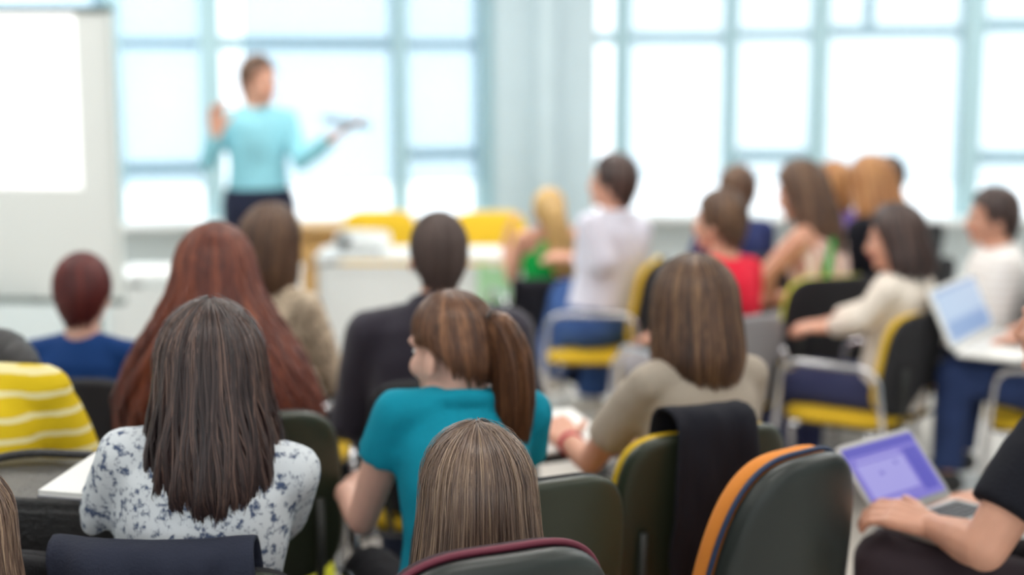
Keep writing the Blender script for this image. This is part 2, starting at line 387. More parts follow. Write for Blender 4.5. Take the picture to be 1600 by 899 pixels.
CH_MESH = {}
def chair_meshes(front, seat, shell, rise=0.0):
    key = (front.name, seat.name, shell.name, rise)
    if key in CH_MESH: return CH_MESH[key]
    tilt = Matrix.Translation((0, -0.245-rise*0.1, 0.665+rise)) @ Matrix.Rotation(R(9), 4, 'X')
    bs, _ = panel(0.47, 0.41+rise*0.5, 0.03, 4.5, 0.05, 0.08); xform(bs, tilt @ Matrix.Translation((0, -0.016, 0)))
    bp, _ = panel(0.455, 0.395+rise*0.5, 0.03, 4.5, 0.05, 0.08, 0.012, dome_back=0.0); xform(bp, tilt @ Matrix.Translation((0, 0.014, 0)))
    lay = Matrix.Translation((0, 0.0, 0.425)) @ Matrix.Rotation(R(88), 4, 'X')
    sp, _ = panel(0.46, 0.45, 0.04, 5, 0.0, 0.05, 0.012, dome_back=0.0); xform(sp, lay)
    ss, _ = panel(0.44, 0.43, 0.016, 5, 0.0, 0.05); xform(ss, Matrix.Translation((0, 0, -0.026)) @ lay)
    out = [('back_shell', bs.mesh('back_shell'), shell), ('back_pad', bp.mesh('back_pad'), front), ('seat_pad', sp.mesh('seat_pad'), seat), ('seat_shell', ss.mesh('seat_shell'), M_BLACKPL)]
    for s in (-1, 1):
        m2 = MB(); x = 0.262*s
        m2.tube(arc_pts([(x, 0.23, 0.005), (x, 0.19, 0.635), (x, -0.20, 0.645), (x, -0.29, 0.005)], 0.07), 0.0115)
        out.append(('side_frame', m2.mesh('side_frame'), M_CHROME))
        m2 = MB(); m2.tube([(s*0.15, -0.20, 0.40), (s*0.16, -0.262, 0.44), (s*0.17, -0.262, 0.56), (s*0.17, -0.270, 0.66+rise)], 0.010)
        out.append(('back_support', m2.mesh('back_support'), M_BLACKPL))
        for yy in (0.23, -0.29):
            m2 = MB(); m2.ell((x, yy, 0.012), (0.017, 0.017, 0.0125)); out.append(('foot_cap', m2.mesh('foot_cap'), M_BLACKPL))
    for yy in (0.14, -0.17):
        m2 = MB(); zz = 0.392; m2.tube([(-0.262, yy, zz), (0.262, yy, zz)], 0.010); out.append(('crossbar', m2.mesh('crossbar'), M_CHROME))
    for nme, me, mm in out:
        me.materials.append(mm); smooth(me)
    CH_MESH[key] = out; return out
def chair(loc, yaw, label, front=None, seat=None, shell=None, rise=0.0, cat='chair', group='chrome framed meeting chairs'):
    r = empty('meeting_chair', base_matrix((loc[0], loc[1], 0), yaw)); tag(r, label, cat, group)
    for nme, me, mm in chair_meshes(front or M_BLACKFAB, seat or M_YELLOW, shell or M_BLACKFAB, rise):
        o = D.objects.new(nme, me); COL.objects.link(o); o.parent = r
    return r

def office_chair(loc, yaw, label, cushion, piping, zt=1.0, w=0.44, h=0.56, taper=0.16, recline=10, cush_t=0.05):
    r = empty('swivel_chair', base_matrix((loc[0], loc[1], 0), yaw)); tag(r, label, 'chair', 'high backed swivel chairs')
    tilt = Matrix.Translation((0, -0.25, zt-h/2)) @ Matrix.Rotation(R(recline), 4, 'X')
    b, out = panel(w, h, 0.045, 3.2, 0.05, taper, 0.012, n=72); xform(b, tilt @ Matrix.Translation((0, -0.02, 0))); bs = build(b, 'back_shell', M_SHELL, r, True)
    c, _ = panel(w*0.985, h*0.985, cush_t, 3.2, 0.05, taper, 0.02, n=72, dome_back=0.0); xform(c, tilt @ Matrix.Translation((0, 0.002+cush_t/2, 0))); build(c, 'back_cushion', cushion, r, True)
    m2 = MB(); pts = [tilt @ Vector((x*1.002, 0.003+0.05*(x/(w/2))**2, z*1.002)) for x, z in out]; pts.append(pts[0]); m2.tube(pts, 0.0055); build(m2, 'piping', piping, r, True)
    s, _ = panel(0.48, 0.46, 0.07, 4, 0.0, 0.05, 0.015); xform(s, Matrix.Translation((0, 0.0, 0.44)) @ Matrix.Rotation(R(90), 4, 'X')); build(s, 'seat_cushion', cushion, r, True)
    m2 = MB(); m2.tube(arc_pts([(0, 0.0, 0.39), (0, -0.28, 0.39), (0, -0.335, 0.48), (0, -0.315, 0.66)], 0.06), 0.022); build(m2, 'back_bar', M_BLACKPL, r, True)
    m2 = MB(); m2.cone((0, 0, 0.10), 0.028, (0, 0, 0.40), 0.025); build(m2, 'gas_column', M_BLACKPL, r, True)
    for k in range(5):
        a = 2*math.pi*k/5+0.3; ex, ey = 0.29*math.cos(a), 0.29*math.sin(a)
        m2 = MB(); m2.limb((0, 0, 0.115), 0.026, (ex, ey, 0.075), 0.016); build(m2, 'base_spoke', M_BLACKPL, r, True)
        m2 = MB(); m2.ell((ex, ey, 0.028), (0.028, 0.028, 0.028)); build(m2, 'caster', M_BLACKPL, r, True)
    return r

def drape(parent_M, label, m, w, front, back, hem, name='jacket', seed=0, x0=0.0, rise=0.0, top=0.885):
    """a garment hung over a chair back: follows front, top edge, back, with an uneven hem"""
    n, k = 44, 34; co = []; top += rise*1.25
    tilt = math.tan(R(9))
    for i in range(n+1):
        x = x0 - w/2 + w*i/n
        bl = back*(1+hem*noise.noise(Vector((x*9, seed, 0)))+hem*0.6*noise.noise(Vector((x*26, seed+5, 0)))); fl = front
        T = fl+0.11+bl
        for j in range(k+1):
            s = T*j/k
            cv = 0.05*(min(1, abs(x)/0.23))**2
            if s < fl: y = 0.05; z = top-fl+s
            elif s < fl+0.11:
                a = math.pi*(s-fl)/0.11; y = 0.05*math.cos(a)-0.0; z = top+0.04*math.sin(a)
            else: y = -0.05 - 0.04*((s-fl-0.11)/max(bl, .01)); z = top-(s-fl-0.11)
            f = noise.noise(Vector((x*14, z*3, seed)))*0.036 + noise.noise(Vector((x*34, z*9, seed+2)))*0.010
            co.append((x + 0.02*noise.noise(Vector((z*8, x*2, seed+9))), -0.245-(0.0)+y+cv-(z-0.665)*tilt + (f-0.012 if y < 0 else 0.2*f), z))
    fs = [(i*(k+1)+j, (i+1)*(k+1)+j, (i+1)*(k+1)+j+1, i*(k+1)+j+1) for i in range(n) for j in range(k)]
    me = D.meshes.new(name); me.from_pydata(co, [], fs); me.update()
    me = evaluated(me, [('SOLIDIFY', dict(thickness=0.009, offset=0)), ('SMOOTH', dict(factor=0.5, iterations=2))])
    o = link(name, me, m); o.matrix_world = parent_M; tag(o, label, 'jacket'); return o

# ------------------------------------------------------------------ people
def hand(mb, W, d, n, side, curl=0.35, spread=1.0):
    """palm and five fingers; d points from wrist to knuckles, n is the back of the hand, side=+1 right hand"""
    d = Vector(d).normalized(); n = Vector(n); n = (n - d*n.dot(d)).normalized()
    t = d.cross(n)*(-side)            # towards the thumb
    t = -t if False else t
    W = Vector(W)
    lens = [(0.034, 0.042, 0.026, 0.021), (0.0115, 0.047, 0.030, 0.022), (-0.0115, 0.044, 0.027, 0.021), (-0.033, 0.034, 0.021, 0.018)]
    for off, a, b, c in lens:
        K = W + d*0.088 + t*off
        mb.limb(W + t*off*0.55 + d*0.004, 0.0165, K, 0.0125, 10)
        p = K; ang = curl*0.6; dd = (d*math.cos(ang) - n*math.sin(ang) + t*off*1.6*spread).normalized()
        for L, r0, r1 in ((a, 0.0102, 0.0096), (b, 0.0096, 0.0090), (c, 0.0090, 0.0082)):
            q = p + dd*L; mb.limb(p, r0, q, r1, 8); p = q
            ang += curl; dd = (d*math.cos(ang) - n*math.sin(ang) + t*off*1.0*spread).normalized()
    p = W + d*0.022 + t*0.020; mb.limb(W + t*0.010, 0.017, p, 0.016, 10)
    dd = (d*0.62 + t*0.75 - n*0.22).normalized()
    for L, r0, r1 in ((0.042, 0.0155, 0.0125), (0.032, 0.0122, 0.0108), (0.024, 0.0108, 0.0092)):
        q = p + dd*L; mb.limb(p, r0, q, r1, 8); p = q; dd = (dd + d*0.35 - n*0.18*curl).normalized()

def zend_fn(tab):
    th = [R(a) for a, _ in tab]; zz = [z for _, z in tab]
    return lambda a: np.interp(np.abs(a), th, zz)

class Hair:
    def __init__(s, ends, below, cap=(0.089, 0.106, 0.100), top=0.136, zc=0.03, cy=-0.012, wave=0.0, wfreq=40, lump=0.02, hang=0.0):
        s.ze = zend_fn(ends); s.below = below; s.cap = cap; s.top = top; s.zc = zc; s.cy = cy; s.wave = wave; s.wf = wfreq; s.lump = lump
    def length(s, th):
        ze = s.ze(th); k = np.clip((ze-s.zc)/(s.top-s.zc), -1, 1)
        return np.where(ze > s.zc, 0.15*np.arccos(k)/(math.pi/2), 0.15+(s.zc-ze))
    def pos(s, th, d, f=1.0):
        """th azimuth (0 back), d distance along the strand from the crown, f radial factor"""
        al = np.clip(d/0.15, 0, 1)*math.pi/2
        z = np.where(d < 0.15, s.zc+(s.top-s.zc)*np.cos(al), s.zc-(d-0.15)); q = np.where(d < 0.15, np.sin(al), 1.0)
        tab = [(s.zc,)+tuple(s.cap)] + list(s.below); tz = [-t[0] for t in tab]
        rx = np.interp(-z, tz, [t[1] for t in tab]); yb = np.interp(-z, tz, [t[2] for t in tab]); yf = np.interp(-z, tz, [t[3] for t in tab])
        c = np.cos(th); ry = np.where(c > 0, yb, yf)
        x = rx*q*f*np.sin(th); y = s.cy - ry*q*f*c
        zz = s.zc+(z-s.zc)*np.where(z > s.zc, f, 1.0)
        if s.wave:
            a = s.wave*np.clip((d-0.1)/0.15, 0, 1); ph = np.round(th*9)*1.9
            x = x + a*np.sin(d*s.wf+ph); y = y + a*0.7*np.cos(d*s.wf*0.9+ph)
        return np.stack([x, y, zz], -1)
    def shell(s, nt=72, nv=26):
        th = np.linspace(-math.pi, math.pi, nt, endpoint=False); L = s.length(th)
        V = []; F = []; W = []
        lump = 1+s.lump*(np.sin(th*11+1)+0.6*np.sin(th*23+2)+0.5*np.sin(th*37))/2
        for f0 in (0.985, 0.80):
            for v in range(nv):
                t = 0.02+0.98*v/(nv-1)
                ll = 1+(lump-1)*min(1, t*2)
                rag = (0.015*np.sin(th*17)+0.012*np.sin(th*41+1))*(L > 0.2)*t
                V.append(s.pos(th, L*t+rag, f0*ll)); W.append(np.stack([np.cos(th), np.sin(th), L*t], -1))
        V = np.concatenate(V)
        for v in range(nv-1):
            for j in range(nt):
                a = v*nt+j; b = v*nt+(j+1) % nt
                F.append((a, a+nt, b+nt, b)); o = nv*nt
                F.append((o+a, o+b, o+b+nt, o+a+nt))
        e = (nv-1)*nt
        for j in range(nt):
            a = e+j; b = e+(j+1) % nt; F.append((a, a+nv*nt, b+nv*nt, b))
        F.append(tuple(range(nt))); F.append(tuple(nv*nt+j for j in range(nt-1, -1, -1)))
        return V, F, np.concatenate(W)
    def strands(s, n, rng, npt=12, out=(0.97, 1.035), fly=0.0):
        th = rng.uniform(-math.pi, math.pi, n)
        L = s.length(th)*(1+rng.normal(0, 0.03, n)); st = rng.uniform(0.0, 0.35, n)**1.5; f = rng.uniform(out[0], out[1], n)
        t = np.linspace(0, 1, npt)[None, :]
        d = L[:, None]*(st[:, None]+(1-st[:, None])*t)
        cl = np.round(th/(2*math.pi)*46)/46*2*math.pi
        thd = th[:, None] + (cl-th)[:, None]*0.15*t**1.5 + rng.normal(0, 0.09, n)[:, None]*t
        if fly: k = rng.random(n) < fly; f = np.where(k, f+rng.uniform(0.02, 0.09, n), f)
        ff = f[:, None]*np.ones_like(d) + (0.012*np.sin(d*30+th[:, None]*40))
        return s.pos(thd, d, ff), np.stack([np.cos(thd), np.sin(thd), d], -1)

def ribbons(P, wid, centre):
    """P: (n strands, points, 3) -> thin locks lying on the surface round a centre line, pointed ends"""
    n, m, _ = P.shape
    T = np.gradient(P, axis=1); T /= np.linalg.norm(T, axis=2, keepdims=True)+1e-9
    O = P - centre; X = np.cross(T, O); X /= np.linalg.norm(X, axis=2, keepdims=True)+1e-9
    Nn = np.cross(X, T)
    k = np.minimum(1, np.minimum(np.arange(m)*0.4+0.35, (m-1-np.arange(m))*0.35+0.1))[None, :, None]*wid
    V = np.stack([P - X*k, P + Nn*k*0.45, P + X*k], 2)
    idx = np.arange(n*m*3).reshape(n, m, 3)
    F = np.stack([idx[:, :-1, :2], idx[:, :-1, 1:], idx[:, 1:, 1:], idx[:, 1:, :2]], -1)
    return V.reshape(-1, 3), F.reshape(-1, 4)

def raw_mesh(name, V, quads, polys=(), flow=None):
    V = np.asarray(V); nq = len(quads)
    loops = np.concatenate([np.asarray(quads).ravel()] + [np.asarray(p) for p in polys]).astype(np.int32) if nq else np.concatenate([np.asarray(p) for p in polys])
    sizes = np.array([4]*nq+[len(p) for p in polys]); starts = np.concatenate([[0], np.cumsum(sizes)[:-1]]).astype(np.int32)
    me = D.meshes.new(name); me.vertices.add(len(V)); me.vertices.foreach_set('co', V.astype(np.float32).ravel())
    me.loops.add(len(loops)); me.loops.foreach_set('vertex_index', loops)
    me.polygons.add(len(sizes)); me.polygons.foreach_set('loop_start', starts)
    me.update(calc_edges=True); smooth(me)
    if flow is not None:
        at_ = me.attributes.new('flow', 'FLOAT_VECTOR', 'POINT'); at_.data.foreach_set('vector', np.asarray(flow, dtype=np.float32).ravel())
    return me

def tail_strands(pts, rad, n, rng, npt=14):
    pts = np.array(pts); t0 = np.linspace(0, 1, len(pts)); t = np.linspace(0, 1, npt)
    C = np.stack([np.interp(t, t0, pts[:, k]) for k in range(3)], 1); 
    for _ in range(2): C[1:-1] = (C[:-2]+2*C[1:-1]+C[2:])/4
    r = np.interp(t, t0, rad)
    T = np.gradient(C, axis=0); T /= np.linalg.norm(T, axis=1, keepdims=True); X = np.cross(T, [0.9, 0.3, 0.2]); X /= np.linalg.norm(X, axis=1, keepdims=True); Y = np.cross(T, X)
    a = rng.uniform(0, 2*math.pi, n); q = np.sqrt(rng.uniform(0.1, 1.1, n)); L = rng.uniform(0.86, 1.02, n)
    P = C[None] + (X[None]*np.cos(a)[:, None, None]+Y[None]*np.sin(a)[:, None, None])*(q[:, None]*r[None])[:, :, None]
    return P

SHORT = [(0, -0.085), (50, -0.085), (72, -0.05), (88, -0.012), (98, 0.000), (106, -0.025), (116, -0.02), (124, 0.05), (180, 0.078)]
SHORT_BELOW = [(0.0, 0.088, 0.108, 0.09), (-0.045, 0.077, 0.098, 0.08), (-0.09, 0.058, 0.082, 0.07)]
def long_ends(back, side=None, sidea=100, fade=14):
    side = back if side is None else side
    return [(0, back), (sidea-25, side), (sidea, side*0.9), (sidea+fade, -0.02), (sidea+fade+8, 0.055), (180, 0.085)]

def person(label, top, yaw, hair, hmat, skin=None, w=1.0, lean=4, side=0, head=(0, 0, 0), shirt=None, shirt_m=None, trousers_m=None,
           arms=None, legs=None, stand=False, face=False, nstr=500, srad=0.0016, tail=None, collar=False, bare_legs=False, shoe=None, voxel=0.0075, neck_low=0.0, seed=1, hem=-0.06, curl=(0.35, 0.35), fly=0.0, tied=None, hscale=1.0, extra=None, loose=0.0, fixed=None, hunch=0.0, shup=0.0, fat=1.0):
    """arms: {'L': (elbow, wrist, hand direction, back of hand)} as world points; a sitter by default has the hands on the thighs"""
    skin = skin or M_SKIN; rng = np.random.default_rng(seed)
    up = 0.43 if stand else 0.0
    Pz = 0.535+up
    Lr = Euler((R(-lean), R(side), 0)).to_matrix()
    P = Vector((0, 0, Pz)); u = Lr @ Vector((0, 0, 1)); fx = Lr @ Vector((1, 0, 0)); fy = Lr @ Vector((0, 1, 0))
    tp = lambda x, y, z: P + fx*x + fy*y + u*z
    N = tp(0, -0.012, 0.475)
    Hr = Euler((R(head[1]), R(head[2]), R(head[0])), 'XYZ').to_matrix()
    HC = N + Vector((0, 0.008, 0.012)) + u*(0.012-hunch) + Hr @ Vector((0, 0.022, 0.105*1.0))
    hp = lambda x, y, z: HC + Hr @ (Vector((x, y, z))*hscale)
    if fixed: M = base_matrix(fixed[0], yaw, fixed[1])
    else:
        topl = HC + Vector((0, 0, 0.136*hscale))
        W = at(*top); sc = W.z/topl.z
        off = Matrix.Rotation(yaw, 3, 'Z') @ (topl*sc)
        M = base_matrix((W.x-off.x, W.y-off.y, 0), yaw, sc)
    Mi = M.inverted(); M3 = Mi.to_3x3()
    root = empty('person', M); tag(root, label, 'person')
    loc = lambda p: Mi @ Vector(p)
    # joints
    sh = {s: tp(k*0.158*w, -0.012, 0.408+shup) for s, k in (('L', -1), ('R', 1))}
    J = {}
    for s, k in (('L', -1), ('R', 1)):
        a = (arms or {}).get(s)
        if a is None:
            e = sh[s] + Vector((k*0.055, 0.07, -0.265)); wr = Vector((k*0.11, 0.275, Pz+0.115)); hd = Vector((-k*0.15, 1, -0.12)); hn = Vector((k*0.25, 0.1, 1))
            if stand: e = sh[s]+Vector((k*0.05, 0.0, -0.28)); wr = e+Vector((k*0.02, 0.08, -0.24)); hd = Vector((0, 0.15, -1)); hn = Vector((k, 0, 0))
        else:
            e, wr = loc(a[0]), loc(a[1]); hd = M3 @ Vector(a[2]); hn = M3 @ Vector(a[3])
        J[s] = (sh[s], e, wr, hd, hn)
    G = {}
    for s, k in (('L', -1), ('R', 1)):
        l = (legs or {}).get(s)
        hip = P + Vector((k*0.088, 0.01, -0.015))
        if l is not None: kn, an, toe = [loc(p) for p in l]
        elif stand: kn = Vector((k*0.10, 0.02, 0.50)); an = Vector((k*0.115, -0.02, 0.085)); toe = an+Vector((k*0.03, 0.16, -0.055))
        else: kn = Vector((k*0.12, 0.435, 0.505)); an = Vector((k*0.12, 0.43, 0.085)); toe = an+Vector((k*0.02, 0.16, -0.055))
        G[s] = (hip, kn, an, toe)
    # body: one continuous surface
    b = MB()
    b.loft([(tp(0, 0, z), fx*rx*w, fy*ry) for z, rx, ry in ((-0.11, .11, .09), (-0.03, .155, .112), (.08, .145, .105), (.18, .128, .095), (.30, .145, .108), (.385, .15, .10), (.43, .12, .08), (.465, .062, .06), (.49, .052, .054))])
    b.limb(tp(0, -0.012, 0.43), 0.058, hp(0, -0.022, -0.055), 0.052)
    b.limb(hp(0, -0.03, -0.07), 0.047, hp(0, -0.025, 0.0), 0.06)
    for s, k in (('L', -1), ('R', 1)):
        S, e, wr, hd, hn = J[s]
        b.limb(tp(k*0.03, -0.012, 0.44+shup*.5), 0.046, S, 0.046*w); b.limb(S, 0.047*w, S.lerp(e, .45), 0.045*w); b.limb(S.lerp(e, .45), 0.045*w, e, 0.037*w)
        mid = e.lerp(wr, 0.3); b.limb(e, 0.036*w, mid, 0.038*w); b.limb(mid, 0.038*w, wr, 0.0255)
        hand(b, wr, hd, hn, k, curl[0] if s == 'L' else curl[1])
        hip, kn, an, toe = G[s]
        b.limb(hip, 0.088*w, kn, 0.056); mc = kn.lerp(an, 0.3); b.limb(kn, 0.055, mc, 0.053); b.limb(mc, 0.053, an, 0.034)
        b.limb(an + Vector((0, 0, -0.03)), 0.034, toe, 0.026)
    # head
    H3 = Hr
    b.ell(hp(0, -0.012, 0.03), (0.076*hscale, 0.096*hscale, 0.088*hscale), H3); b.ell(hp(0, 0.024, -0.025), (0.064*hscale, 0.068*hscale, 0.085*hscale), H3)
    b.ell(hp(0, 0.045, -0.07), (0.047*hscale, 0.045*hscale, 0.042*hscale), H3); b.ell(hp(0, 0.078, -0.094), (0.022, 0.017, 0.018), H3)
    b.limb(hp(0, 0.088, 0.012), 0.009, hp(0, 0.108, -0.03), 0.0125); b.ell(hp(0, 0.098, -0.035), (0.019, 0.012, 0.010), H3)
    b.limb(hp(-0.035, 0.077, 0.026), 0.012, hp(0.035, 0.077, 0.026), 0.012)
    for k in (-1, 1):
        b.ell(hp(k*0.076, -0.008, -0.018), (0.009, 0.021, 0.033), H3 @ Euler((0, R(-12*k), R(18*k))).to_matrix()); b.ell(hp(k*0.036, 0.066, -0.03), (0.022, 0.022, 0.025), H3)
    b.ell(hp(0, 0.086, -0.058), (0.021, 0.012, 0.011), H3)
    me = blob(b, voxel, 2, ratio=0.45); body = link('body', me, skin, root)
    if face:
        for k in (-1, 1):
            m2 = MB(); m2.ell(hp(k*0.031, 0.0735, 0.004), (0.0115, 0.007, 0.006), H3); ey = build(m2, 'eye', M_EYE, root, True)
            m2 = MB(); m2.ell(hp(k*0.031, 0.0795, 0.004), (0.005, 0.0022, 0.005), H3); build(m2, 'iris', M_IRIS, ey, True)
            m2 = MB(); m2.chain([hp(k*0.016, 0.092, 0.021), hp(k*0.032, 0.089, 0.026), hp(k*0.046, 0.079, 0.021)], [0.0035, 0.0042, 0.002]); build(m2, 'eyebrow', hmat, root, True)
        m2 = MB(); m2.chain([hp(-0.02, 0.090, -0.058), hp(0, 0.098, -0.056), hp(0.02, 0.090, -0.058)], [0.004, 0.0075, 0.004]); build(m2, 'lips', M_LIP, root, True)
    # shirt
    if shirt:
        g = 0.014+loose; c = MB()
        secs = [(hem, .168, .126), (.04, .160, .118), (.10, .152, .114), (.18, .142, .106), (.30, .157, .119), (.385, .160, .110), (.435, .128, .086), (.462-neck_low, .085, .074)]
        secs = [secs[0]]+[q for q in secs[1:] if q[0] > hem+0.02]
        if shirt == 'strap': secs = secs[:5]+[(.37, .148, .112), (.425-neck_low, .10, .095)]
        c.loft([(tp(0, -0.002, z), fx*(rx*w+loose), fy*(ry+loose*0.7)) for z, rx, ry in secs])
        for s, k in (('L', -1), ('R', 1)):
            S, e, wr, hd, hn = J[s]
            if shirt == 'strap':
                c.chain([tp(k*0.075, 0.085, 0.36), tp(k*0.085, 0.0, 0.482), tp(k*0.07, -0.10, 0.36)], [0.014, 0.014, 0.014]); continue
            c.limb(tp(k*0.03, -0.012, 0.436+shup*.5), 0.052, S, 0.053*w+loose*.3)
            if shirt == 'cap': c.limb(S, 0.054*w, S.lerp(e, .15), 0.056*w); c.cone(S.lerp(e, 0.0), 0.055*w, S.lerp(e, 0.42), 0.066*w)
            elif shirt == 'short': c.limb(S, 0.054*w, S.lerp(e, .3), 0.056*w); c.cone(S.lerp(e, .15), 0.058*w, S.lerp(e, .68), 0.061*w+loose*.3)
            else:
                c.limb(S, 0.054*w+loose*.3, e, 0.048*w+loose*.4); c.limb(e, 0.049*w+loose*.4, e.lerp(wr, .3), 0.049*w+loose*.4); c.cone(e.lerp(wr, .2), 0.049*w+loose*.4, e.lerp(wr, .95), 0.038+loose*.4)
        if collar:
            ring = [tp(0.070*math.cos(t), -0.006+0.068*math.sin(t), 0.468+0.012*(-math.sin(t))) for t in [2*math.pi*j/14 for j in range(15)]]
            for a_, b_ in zip(ring, ring[1:]): c.limb(a_, 0.019, b_, 0.019)
        link('shirt', blob(c, 0.011, 3, wrinkle=0.0045, seed=seed), shirt_m, root)
    # trousers / shoes
    if trousers_m:
        c = MB(); c.ell(P+Vector((0, 0, -0.02)), (0.172*w, 0.135, 0.12)); tk = 1.09 if hem >= 0 else 1.0; c.loft([(tp(0, 0, -0.04), fx*.165*w*tk, fy*.125*tk), (tp(0, 0, 0.07), fx*.158*w*tk, fy*.118*tk)])
        for s in 'LR':
            hip, kn, an, toe = G[s]
            if bare_legs: c.limb(hip, 0.103*w, hip.lerp(kn, .55), 0.092*w); c.cone(hip.lerp(kn, .4), 0.09*w, hip.lerp(kn, .72), 0.09*w)
            else: c.limb(hip, 0.103*w, kn, 0.073*fat); c.limb(kn, 0.073*fat, kn.lerp(an, .4), 0.066*fat); c.cone(kn.lerp(an, .3), 0.067*fat, kn.lerp(an, .97), 0.058*fat)
        link('shorts' if bare_legs else 'trousers', blob(c, 0.012, 3, wrinkle=0.005, seed=seed+3), trousers_m, root)
    for s, k in (('L', -1), ('R', 1)):
        hip, kn, an, toe = G[s]; f = (toe-an); f.z = 0
        f = f.normalized() if f.length > 1e-4 else Vector((0, 1, 0)); tz = toe.z-0.03 if not legs else (toe.z-0.03)
        c = MB(); d3 = (toe-an).normalized(); heel = an + Vector((0, 0, -0.045)) - f*0.03
        c.limb(heel, 0.042, toe+Vector((0, 0, 0.004)), 0.036); c.limb(an+Vector((0, 0, -0.02)), 0.045, an.lerp(toe, .5), 0.04); c.limb(toe, 0.036, toe+f*0.05+Vector((0, 0, -0.002)), 0.030)
        me = blob(c, 0.012, 2); n = len(me.vertices); co = np.empty(n*3); me.vertices.foreach_get('co', co); co = co.reshape(-1, 3)
        if not (legs and s in legs): co[:, 2] = np.maximum(co[:, 2], 0.004)
        me.vertices.foreach_set('co', co.ravel()); me.update()
        link('shoe', me, shoe or M_SHOE_B, root)
    # hair
    Vs, Fs, Ws = hair.shell(); quads = [f for f in Fs if len(f) == 4]; polys = [f for f in Fs if len(f) != 4]
    allV = [Vs]; allW = [Ws]; allQ = [np.array(quads)]; base = len(Vs)
    if nstr:
        SP_, SW_ = hair.strands(nstr, rng, 13 if nstr > 1000 else 9, fly=fly); allW.append(np.repeat(SW_[:, :, None, :], 3, 2).reshape(-1, 3))
        V2, F2 = ribbons(SP_, srad, np.array([0, -0.012, 0.0])); allV.append(V2); allQ.append(F2+base); base += len(V2)
    V = np.concatenate(allV)*hscale; q = np.concatenate(allQ)
    Rm = np.array(Hr); V = V @ Rm.T + np.array(HC)
    link('hair', raw_mesh('hair', V, q, polys, np.concatenate(allW)), hmat, root)
    if tail:
        pts, rad, nt_ = tail
        wp = [np.array(hp(*p)) for p in pts]
        c = MB(); c.chain([Vector(p) for p in wp], [r*0.86 for r in rad]); core = blob(c, 0.008, 3)
        nV = len(core.vertices); cv = np.empty(nV*3); core.vertices.foreach_get('co', cv)
        fq = [tuple(p.vertices) for p in core.polygons]; D.meshes.remove(core)
        V2, F2 = ribbons(tail_strands(wp, rad, nt_, rng), srad*1.1, np.array(HC))
        qd = [f for f in fq if len(f) == 4]; pl = [f for f in fq if len(f) != 4]
        link('ponytail', raw_mesh('ponytail', np.concatenate([cv.reshape(-1, 3), V2]), np.concatenate([np.array(qd), F2+nV]), pl, flow=np.concatenate([cv.reshape(-1, 3), V2])*np.array([14, 14, 1.0])), hmat, root)
        c = MB(); p0, p1 = Vector(wp[0]), Vector(wp[1]); c.cone(p0.lerp(p1, .1), rad[0]*1.12, p0.lerp(p1, .5), rad[0]*1.15); build(c, 'hair_tie', M_BLACKFAB, root, True)
    info = dict(M=M, HC=HC, hp=hp, tp=tp, J=J, G=G, root=root)
    if extra: extra(info)
    return info
def seat_of(i):
    t = i['M'].translation; return (t.x, t.y)

# ------------------------------------------------------------------ front of the room
def bar(mb, a, b, wd, hd):
    """box bar between two points"""
    a, b = Vector(a), Vector(b); d = b-a; L = d.length; d.normalize()
    z = Vector((0, 0, 1)) if abs(d.z) < 0.9 else Vector((0, 1, 0)); x = d.cross(z).normalized(); zz = x.cross(d)
    Rm = Matrix((x, d, zz)).transposed(); mb.box((a+b)/2, (wd, L, hd), Rm)
BY = 6.0
wb = empty('whiteboard', base_matrix((at(-170, 200, BY).x, BY, 0), R(-4))); tag(wb, 'wheeled whiteboard with a bright projected picture, behind the red-haired boy', 'whiteboard')
bt, bb = at(180, 16, BY).z, at(180, 468, BY).z
half = at(184, 200, BY).x - at(-170, 200, BY).x
M_BOARD = mat('board_face', rgb(232, 236, 234), 0.35); M_BFRAME = mat('board_frame', rgb(120, 132, 130), 0.4, 0.5)
mb = MB(); mb.box((0, 0.02, (bt+bb)/2), (2*half, 0.03, bt-bb)); build(mb, 'board_panel', M_BOARD, wb)
for zz in (bt, bb): mb = MB(); mb.box((0, 0.015, zz), (2*half+0.03, 0.045, 0.025)); build(mb, 'frame_rail', M_BFRAME, wb)
for xx in (-half, half): mb = MB(); mb.box((xx, 0.015, (bt+bb)/2), (0.018, 0.045, bt-bb)); build(mb, 'frame_stile', mat('board_stile', rgb(214, 220, 218), 0.4), wb)
mb = MB(); mb.box((0, -0.05, bb+0.01), (1.2, 0.09, 0.015)); build(mb, 'pen_tray', M_BFRAME, wb)
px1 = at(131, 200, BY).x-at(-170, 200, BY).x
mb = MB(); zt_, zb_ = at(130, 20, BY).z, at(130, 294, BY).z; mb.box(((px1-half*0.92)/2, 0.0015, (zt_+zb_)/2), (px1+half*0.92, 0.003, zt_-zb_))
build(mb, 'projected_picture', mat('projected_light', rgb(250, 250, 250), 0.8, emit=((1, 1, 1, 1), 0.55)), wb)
for xx in (-half+0.15, half-0.12):
    mb = MB(); mb.tube([(xx, 0.06, bb+0.1), (xx, 0.06, 0.06)], 0.018); build(mb, 'post', M_BFRAME, wb, True)
    mb = MB(); mb.tube([(xx, -0.28, 0.055), (xx, 0.36, 0.055)], 0.018); build(mb, 'foot_bar', M_BFRAME, wb, True)
    for yy in (-0.26, 0.34): mb = MB(); mb.ell((xx, yy, 0.026), (0.014, 0.026, 0.026)); build(mb, 'caster', M_BLACKPL, wb, True)

